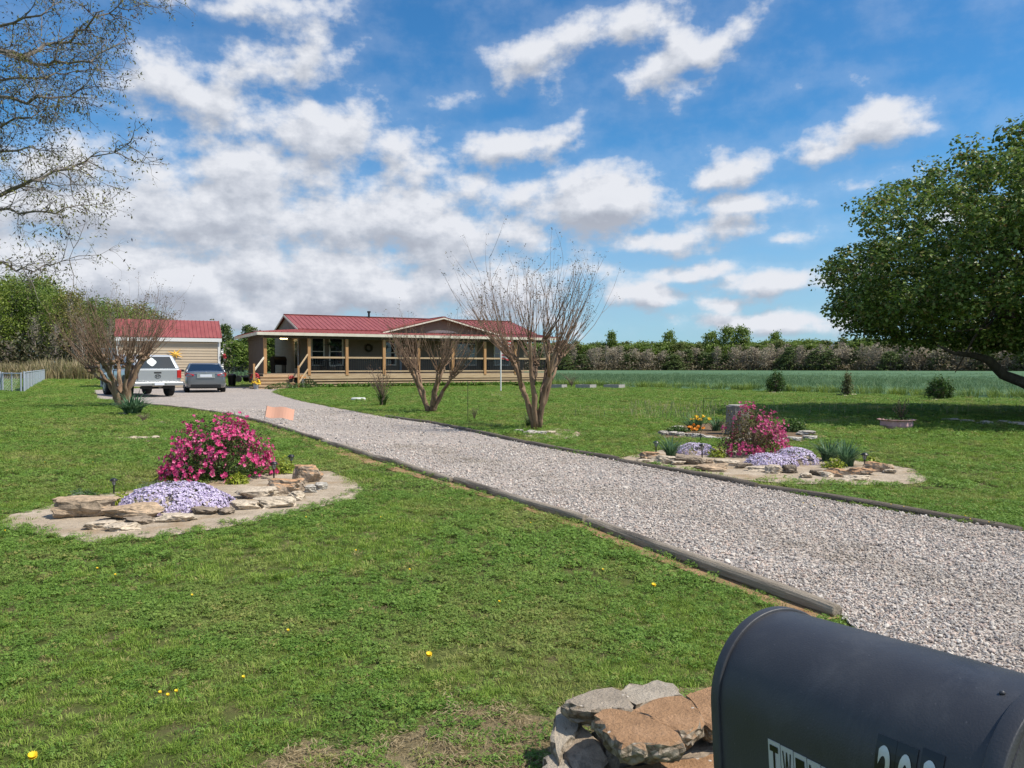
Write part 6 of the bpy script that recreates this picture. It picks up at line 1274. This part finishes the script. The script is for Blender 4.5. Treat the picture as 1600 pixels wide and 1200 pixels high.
# rubbish bin, utility trailer
b = G(362.5, 603); s = b.y / FPX; e = empty('rubbish_bin', b, 'black round rubbish bin beside the grey sedan', 'bin'); obj('body', MB().lathe([(5.2 * s, 0), (6.4 * s, 15 * s)], 20), BLK, e); obj('lid', MB().lathe([(7.2 * s, 15 * s), (7.2 * s, 16 * s), (5.5 * s, 18.5 * s), (2 * s, 19 * s)], 20), BLK, e); mb = MB(); mb.box(-7.5 * s, 7.5 * s, -.05, .05, 13.2 * s, 14.2 * s); obj('handle', mb, BLK, e)
b = at(366, 590, 60); e = empty('utility_trailer', (b.x, 60, 0), 'black metal utility trailer with railings on the grass behind the bin', 'trailer'); 
for y in (0, 1.6):
    mb = MB()
    for k in range(7): mb.box(-1.1 + k * .33, -1.07 + k * .33, y, y + .03, .55, 1.25)
    mb.box(-1.1, .95, y, y + .03, 1.2, 1.25)
    mb.bar((-1.1, y, .56), (1.3, y, .44), .06, .07)
    obj('railing', mb, BLKM, e)
mb = MB(); mb.box(-1.05, .9, .05, 1.58, .50, .53); obj('bed', mb, BLKM, e)
for y in (-.12, 1.75):
    mb = MB(); mb.lathe([(.15, -.09), (.27, -.09), (.30, 0), (.27, .09), (.15, .09)], 18); mb.v = [(p[0], p[2], p[1]) for p in mb.v]; obj('wheel', mb, TYRE, e, loc=(.35, y, .3))
mb = MB(); mb.box(-.12, .12, -.1, .1, 0, .42); obj('block', mb, M('grey_block', (.4, .39, .37)), e, loc=(-.05, -.1, 0))

# ------------------------------------------------------------------ flag pole, marker flag, fence
b = G(782.5, 613); Y = b.y; top = at(783, 524, Y).z
e = empty('flag_pole', b, 'thin white flag pole on the lawn before the porch', 'flag pole'); obj('pole', MB().tube([(0, 0, 0), (0, 0, top)], .032, 10), WHITE, e); obj('finial', MB().lathe([(.012, top), (.05, top + .04), (.012, top + .08)], 10), WHITE, e)
fe = empty('flag', (b.x, b.y, 0), 'small faded flag with stars and stripes hanging from the white pole', 'flag'); z1, z0 = at(783, 530, Y).z, at(783, 561, Y).z; Wf = 17 * Y / FPX; Hf = z1 - z0; NX = 14
def fpt(u, v): return (.035 + Wf * u, .05 * math.sin(u * 9 + v * 1.2) * (.3 + u), z1 - Hf * v - .10 * Hf * u + .02 * math.sin(u * 8))
FR = M('flag_red', (.46, .06, .07), rough=.8); FW = M('flag_white', (.62, .58, .56), rough=.8); FB = M('flag_blue', (.03, .045, .12), rough=.8)
for nm, m, rows in (('red_stripes', FR, range(0, 13, 2)), ('white_stripes', FW, range(1, 13, 2))):
    mb = MB()
    for k in rows:
        for i in range(NX):
            u0, u1 = i / NX, (i + 1) / NX
            if k < 7 and u1 <= .43: continue
            mb.add([fpt(u0, k / 13), fpt(u1, k / 13), fpt(u1, (k + 1) / 13), fpt(u0, (k + 1) / 13)], [(0, 1, 2, 3)])
    obj(nm, mb, m, fe, fix=False)
mb = MB()
for i in range(6):
    for k in range(7): mb.add([fpt(i / NX, k / 13), fpt((i + 1) / NX, k / 13), fpt((i + 1) / NX, (k + 1) / 13), fpt(i / NX, (k + 1) / 13)], [(0, 1, 2, 3)])
obj('canton', mb, FB, fe, fix=False); mb = MB()
for i in range(6):
    for k in range(5):
        c = Vector(fpt(.035 + i * .065, (.55 + k * 1.4) / 13)) + Vector((0, -.006, 0)); pts = []
        for q in range(10):
            a = q * math.pi / 5 + math.pi / 2; rr_ = .016 if q % 2 == 0 else .007; pts.append(c + Vector((rr_ * math.cos(a), 0, rr_ * math.sin(a))))
        mb.add(pts, [tuple(range(10))])
obj('stars', mb, FW, fe, fix=False)
b = G(411, 664); Y = b.y; e = empty('marker_flag', b, 'faded orange survey marker flag on a wire beside the drive edge', 'marker flag', rz=R(28)); tp_ = Vector(at(417, 634, Y)) - b; obj('wire', MB().tube([(0, 0, 0), tuple(tp_)], .006, 5), M('wire_steel', (.3, .2, .17), rough=.5, metal=.5), e); mb = MB(); sP = Y / FPX
def mf(u, v): return (tp_.x + 43 * sP * u - 2.5 * sP * v, .03 * math.sin(u * 7), tp_.z - (17.5 * v + 6 * u + 1.2 * math.sin(u * 8)) * sP)
for i in range(10):
    for j in range(3): mb.add([mf(i / 10, j / 3), mf((i + 1) / 10, j / 3), mf((i + 1) / 10, (j + 1) / 3), mf(i / 10, (j + 1) / 3)], [(0, 1, 2, 3)])
obj('flag_cloth', mb, LEAF('orange_film', [(.95, .52, .37), (.95, .52, .37)], trans=.2), e, fix=False, smooth=True)
GALV = M('galvanised_steel', (.40, .44, .50), (.48, .52, .58), scale=3, rough=.5, metal=.3)
def chain(name, a, b, hgt, label, slat, posts, wire=.16):
    a = Vector(a); b = Vector(b); e = empty(name, a, label, 'fence'); d = b - a; L = d.length; u = d / L
    for k in range(posts + 1): p = u * (L * k / posts); obj('post', MB().tube([tuple(p), tuple(p + Vector((0, 0, hgt + .05)))], .045 if k in (0, posts) else .03, 8), GALV, e)
    obj('top_rail', MB().tube([(0, 0, hgt), tuple(d + Vector((0, 0, hgt)))], .028, 6), GALV, e); mb = MB()
    if slat:
        n = int(L / .125)
        for k in range(n): p = u * (k + .5) * L / n; q = u * .054; mb.add([p - q + Vector((0, 0, .04)), p + q + Vector((0, 0, .04)), p + q + Vector((0, 0, hgt - .03)), p - q + Vector((0, 0, hgt - .03))], [(0, 1, 2, 3)])
        obj('slats', mb, M('blue_grey_slat', (.36, .42, .50), (.44, .49, .56), scale=.5, rough=.5), e, fix=False)
    else:
        n = int(L / wire)
        for k in range(-int(hgt / wire), n):
            x0, x1 = k * wire, k * wire + hgt; mb.tube([tuple(u * max(x0, 0) + Vector((0, 0, max(0, -x0)))), tuple(u * min(x1, L) + Vector((0, 0, min(hgt, L - x0))))], .004, 3, cap=False); mb.tube([tuple(u * max(x0, 0) + Vector((0, 0, hgt - max(0, -x0)))), tuple(u * min(x1, L) + Vector((0, 0, hgt - min(hgt, L - x0))))], .004, 3, cap=False)
        obj('wire_mesh', mb, GALV, e, fix=False)
fc = G(38, 613); fcz = 31 * fc.y / FPX; far_ = G(75, 590); lf_ = G(4, 612)
chain('chain_link_fence', fc, far_, fcz, 'blue grey slatted chain link fence running back along the left lawn', True, 14); chain('chain_link_gate', (lf_.x, lf_.y, 0), (fc.x - .15, fc.y, 0), fcz * .95, 'open wire chain link gate panel at the left picture edge', False, 2); chain('chain_link_fence', (lf_.x - 9, lf_.y, 0), (lf_.x - .12, lf_.y, 0), fcz, 'wire chain link fence leaving the picture at the left edge', False, 3); chain('chain_link_fence', (far_.x - 20, far_.y, 0), (far_.x - .3, far_.y, 0), fcz, 'far back run of wire chain link fence before the reeds', False, 8, .25)

# thin iron plant hooks and pale stalks on the lawn
for x, y, h, lb, arm in ((731, 660, 66, 'thin iron plant stake left of the tall bare crape myrtle', 0), (1099, 648, 26, 'thin iron plant hook on the lawn behind the stump ring', 1)):
    b = G(x, y); s = b.y / FPX; mb = MB(); mb.tube([(0, 0, 0), (0, 0, h * s)], .006, 5)
    if arm: mb.tube([(0, 0, h * s), (22 * s, 0, h * s)], .006, 5)
    tag(obj('plant_hook', mb, BLKM, loc=b), lb, 'plant hook')
n = 420; C = []
for i in range(n):
    x = rr.choice([rr.uniform(985, 1160), rr.uniform(985, 1160), rr.uniform(880, 1600)]); y = rr.uniform(632, 658) if x < 1170 else rr.uniform(628, 650); C.append(G(x, y))
mb = MB()
for c in C:
    h = rr.uniform(.10, .24); k = Vector((rr.uniform(-.05, .05), rr.uniform(-.03, .03), h)); mb.tube([c, c + k * .6, c + k], [.005, .006, .008], 3)
tag(obj('seed_stalks', mb, LEAF('pale_stalk', [(.30, .34, .14), (.46, .44, .24)], .2), fix=False), 'scattered pale seed stalks standing above the mown grass', 'grass stalks', kind='stuff')
# dandelions
dl = [(51, 1183), (1021, 915), (942, 890), (829, 817), (670, 1024), (8, 829), (478, 808), (595, 808), (1255, 786), (1272, 790), (1392, 788), (1412, 792), (1508, 806), (1516, 811), (1545, 816), (250, 1082), (262, 1086), (275, 1080), (1180, 1008), (152, 888), (180, 898), (70, 722), (145, 722), (380, 1058), (780, 940), (640, 890), (300, 930), (450, 985), (556, 860)]
dm = LEAF('dandelion_petal', [(.82, .56, .02), (.9, .66, .04)], .1); r = np.random.default_rng(2); pet = quadmesh('petals', np.concatenate([blooms(np.zeros((1, 3)), np.array([[.2, -.3, 1.]]), .036, r, 13, q) for q in (.25, .6, 1.0)])); pet.materials.append(dm); stem_me = bpy.data.meshes.new('stem'); q = MB().tube([(0, 0, -.05), (0, 0, 0)], .0018, 5); stem_me.from_pydata(q.v, [], q.f); stem_me.materials.append(LGREEN)
for i, (x, y) in enumerate(dl):
    b = gz(x, y, .055); sc = 1.0 if y > 1100 else (1.15 if y > 850 else 1.0)
    lb = {0: 'bright yellow dandelion at the bottom left corner of the lawn', 1: 'yellow dandelion on the lawn between the mailbox and the timber edge', 4: 'yellow dandelion in the middle of the front lawn'}.get(i, 'small yellow dandelion dotted in the short lawn')
    e = empty('dandelion', b, lb, 'dandelion', 'dandelions in the lawn'); e.scale = (sc * (.33 if i not in (0, 1, 4) else (.85 if i == 0 else .7)),) * 3; link('petals', pet, None, e); link('stem', stem_me, None, e)

# ------------------------------------------------------------------ mailbox
MS = .85; mc = Vector((.49094, 1.41406, .60527 - 1.2)) * MS + Vector((0, 0, 1.2)); PH = 1.12516; PT = .07986; RR = .145 * MS; ML = .4874 * MS; HB = .155 * MS
ax = Vector((math.cos(PH) * math.cos(PT), -math.sin(PH) * math.cos(PT), math.sin(PT))); nl = Vector((-math.sin(PH), -math.cos(PH), 0)); upv = ax.cross(nl) * -1
if upv.z < 0: upv = -upv
ME = empty('mailbox', (mc.x, mc.y, 0), 'large dark blue black mailbox in the lower right foreground with stuck-on letters and numbers', 'mailbox')
org = Vector((mc.x, mc.y, 0))
def mp_(s, th, rad): # arch point: th 0 = the side facing the camera, pi/2 = top
    return mc - org + ax * s + (nl * math.cos(th) + upv * math.sin(th)) * rad
def section(s, rad, nseg=40):
    pts = [mc - org + ax * s + nl * rad - upv * HB] + [mp_(s, math.pi * k / nseg, rad) for k in range(nseg + 1)] + [mc - org + ax * s - nl * rad - upv * HB]
    return [tuple(p) for p in pts]
mbm, mnt, mbb = newmat('mailbox_paint'); tc = nd(mnt, 'ShaderNodeTexCoord'); n1 = nd(mnt, 'ShaderNodeTexNoise', {'Vector': tc.outputs['Object'], 'Scale': 9, 'Detail': 6, 'Roughness': .6}); n2 = nd(mnt, 'ShaderNodeTexNoise', {'Vector': tc.outputs['Object'], 'Scale': 380, 'Detail': 3}); n3 = nd(mnt, 'ShaderNodeTexNoise', {'Vector': tc.outputs['Object'], 'Scale': 3.5, 'Detail': 4})
mcol = ramp(mnt, n1.outputs[0], [(.3, (.033, .034, .040)), (.55, (.042, .044, .051)), (.75, (.058, .061, .069))])
n4 = nd(mnt, 'ShaderNodeTexNoise', {'Vector': nd(mnt, 'ShaderNodeMapping', {'Vector': tc.outputs['Object'], 'Scale': (1, 1, .35)}).outputs[0], 'Scale': 14, 'Detail': 9, 'Roughness': .72, 'Distortion': .6}); n5 = nd(mnt, 'ShaderNodeTexVoronoi', {'Vector': tc.outputs['Object'], 'Scale': 60})
mcol = mixnode(mnt, nd(mnt, 'ShaderNodeMapRange', {'Value': n4.outputs[0], 'From Min': .52, 'From Max': .80, 'To Max': .22}).outputs[0], mcol, (.16, .165, .18))
mcol = mixnode(mnt, ramp(mnt, n5.outputs['Distance'], [(.05, (.5, .5, .5)), (.09, (0, 0, 0))]), mcol, (.10, .10, .11))
mnt.links.new(mcol, mbb.inputs['Base Color']); mnt.links.new(nd(mnt, 'ShaderNodeMapRange', {'Value': n1.outputs[0], 'From Min': .3, 'From Max': .7, 'To Min': .42, 'To Max': .58}).outputs[0], mbb.inputs['Roughness']); mbb.inputs['Specular IOR Level'].default_value = .6
hsum = nd(mnt, 'ShaderNodeMath', {0: n3.outputs[0], 1: 6.0, 2: n2.outputs[0]}, operation='MULTIPLY_ADD').outputs[0]; bp = nd(mnt, 'ShaderNodeBump', {'Height': hsum, 'Strength': .16, 'Distance': .003}); mnt.links.new(bp.outputs[0], mbb.inputs['Normal'])
mb = MB(); rings = [section(s, RR) for s in np.linspace(.004, ML - .004, 14)]; mb.loft(rings); body = obj('body', mb, mbm, ME, smooth=True); mdf = body.modifiers.new('edge', 'EDGE_SPLIT'); mdf.split_angle = R(50)
def lip(s0, s1, ro, ri, name):
    mb = MB(); a, b_, c, d = section(s0, ro), section(s1, ro), section(s1, ri), section(s0, ri); n = len(a); vs = a + b_ + c + d; fs = []
    for i in range(n - 1):
        for k in range(4): fs.append((k * n + i, k * n + i + 1, ((k + 1) % 4) * n + i + 1, ((k + 1) % 4) * n + i))
    mb.add(vs, fs); return obj(name, mb, mbm, ME, smooth=True, bevel=.0016)
lip(-.008, .009, RR * 1.035, RR * .97, 'back_rim'); lip(ML - .010, ML + .012, RR * 1.04, RR * .95, 'front_rim')
mb = MB(); mb.loft([section(ML + .004, RR * .955), section(ML + .012, RR * .93)]); dd = obj('door', mb, mbm, ME); p = mp_(ML + .03, math.pi / 2, RR * .75); mb = MB(); mb.bar(p - nl * .03, p + nl * .03, .02, .012); obj('door_pull', mb, mbm, dd)
mb = MB(); c0 = mc - org + ax * (ML * .5) - upv * HB
mb.box(c0.x - .045, c0.x + .045, c0.y - .045, c0.y + .045, 0, c0.z - .03); obj('post', mb, wood, ME); mb = MB(); mb.bar(c0 - ax * ML * .45 - upv * .016, c0 + ax * ML * .45 - upv * .016, RR * 1.4, .028, upv); obj('shelf', mb, wood, ME)
for s_, th_ in ((ML * .93, 1.22),):
    p = mp_(s_, th_, RR); q = mp_(s_, th_, RR + .003); mb = MB(); mb.tube([p, q], [.0035, .002], 10); obj('rivet', mb, mbm, ME, smooth=True)
def ray_st(px, py):
    """where the photo's pixel meets the mailbox side: (distance along the box, angle or height below the arch)"""
    d = px_dir(px, py); o = Vector((0, 0, CAMH)); best = None
    for k in range(400):
        t = .3 + k * .004; p = o + d * t - mc; s = p.dot(ax); a = p.dot(nl); u = p.dot(upv)
        rad = math.hypot(a, u) if u > 0 else abs(a)
        if rad < RR: return s, (math.atan2(u, a) * RR if u > 0 else u)
    return None
def onside(s, h, off):
    if h > 0: return mp_(s, h / RR, RR + off)
    return mc - org + ax * s + nl * (RR + off) + upv * h
def plate(s0, s1, h0, h1, off, name, mat, parent, shear=0, rnd=0):
    N = 10; mb = MB(); vs = []
    for k in range(N + 1):
        h = h0 + (h1 - h0) * k / N
        for o in (off, 0.0004):
            for s_ in (s0, s1): vs.append(onside(s_ + shear * (k / N), h, o))
    fs = []
    for k in range(N): a = 4 * k; b_ = 4 * (k + 1); fs += [(a, a + 1, b_ + 1, b_), (a, b_, b_ + 2, a + 2), (a + 1, a + 3, b_ + 3, b_ + 1), (a + 2, b_ + 2, b_ + 3, a + 3)]
    fs += [(0, 2, 3, 1), (4 * N, 4 * N + 1, 4 * N + 3, 4 * N + 2)]; mb.add(vs, fs); return obj(name, mb, mat, parent)
def glyph(ch, s0, s1, h0, h1, off, mat, parent, name='letter', bold=0.0):
    cu = bpy.data.curves.new('glyph', 'FONT'); cu.body = ch; cu.size = 1; cu.offset = bold; cu.extrude = 0.0; cu.resolution_u = 6; o = bpy.data.objects.new('glyph', cu); COL.objects.link(o); bpy.context.view_layer.update(); me = bpy.data.meshes.new_from_object(o.evaluated_get(bpy.context.evaluated_depsgraph_get())); bpy.data.objects.remove(o)
    import bmesh
    bm = bmesh.new(); bm.from_mesh(me); bmesh.ops.triangulate(bm, faces=bm.faces)
    for k in range(2): bmesh.ops.subdivide_edges(bm, edges=[e_ for e_ in bm.edges if e_.calc_length() > .12], cuts=1)
    bm.to_mesh(me); bm.free(); co = np.array([v.co[:] for v in me.vertices]); mn, mx = co.min(0), co.max(0)
    for v in me.vertices:
        u = (v.co.x - mn[0]) / (mx[0] - mn[0]); w = (v.co.y - mn[1]) / (mx[1] - mn[1]); v.co = onside(s0 + (s1 - s0) * u, h0 + (h1 - h0) * w, off)
    me.update(); return link(name, me, mat, parent)
SILV = M('silver_sticker', (.52, .53, .54), (.62, .63, .64), scale=60, rough=.35, metal=.6); BLKS = M('black_sticker', (.010, .010, .012), rough=.3, spec=.5); WHS = M('white_sticker_tile', (.55, .57, .60), rough=.35, metal=.2)
tl = ray_st(1203, 1153); tr = ray_st(1300, 1199); n2_ = ray_st(1376, 1147); n3_ = ray_st(1440, 1172)
print('mailbox stickers', tl, tr, n2_, n3_)
th_ = .058; wt_ = (tr[0] - tl[0]) / 4.6
for i, ch in enumerate('TWINE'):
    s0 = tl[0] + i * wt_; h1 = tl[1] - .0005 * i; t_ = plate(s0, s0 + wt_ * .94, h1 - th_, h1, .0012, 'letter_tile', WHS, body); glyph(ch, s0 + wt_ * .14, s0 + wt_ * .80, h1 - th_ + .006, h1 - .006, .0018, BLKS, t_, bold=.02)
wn_ = (n3_[0] - n2_[0]) / 2
for i, ch in enumerate('202'):
    s0 = n2_[0] + i * wn_ * (1.0) + (.004 if i == 2 else 0); h1 = n2_[1] + (.004 if i == 2 else 0); pn = plate(s0, s0 + wn_ * .985, h1 - .075, h1, .0012, 'number_plate', BLKS, body); glyph(ch, s0 + wn_ * .16, s0 + wn_ * .84, h1 - .066, h1 - .010, .002, SILV, pn, 'number', bold=.03)
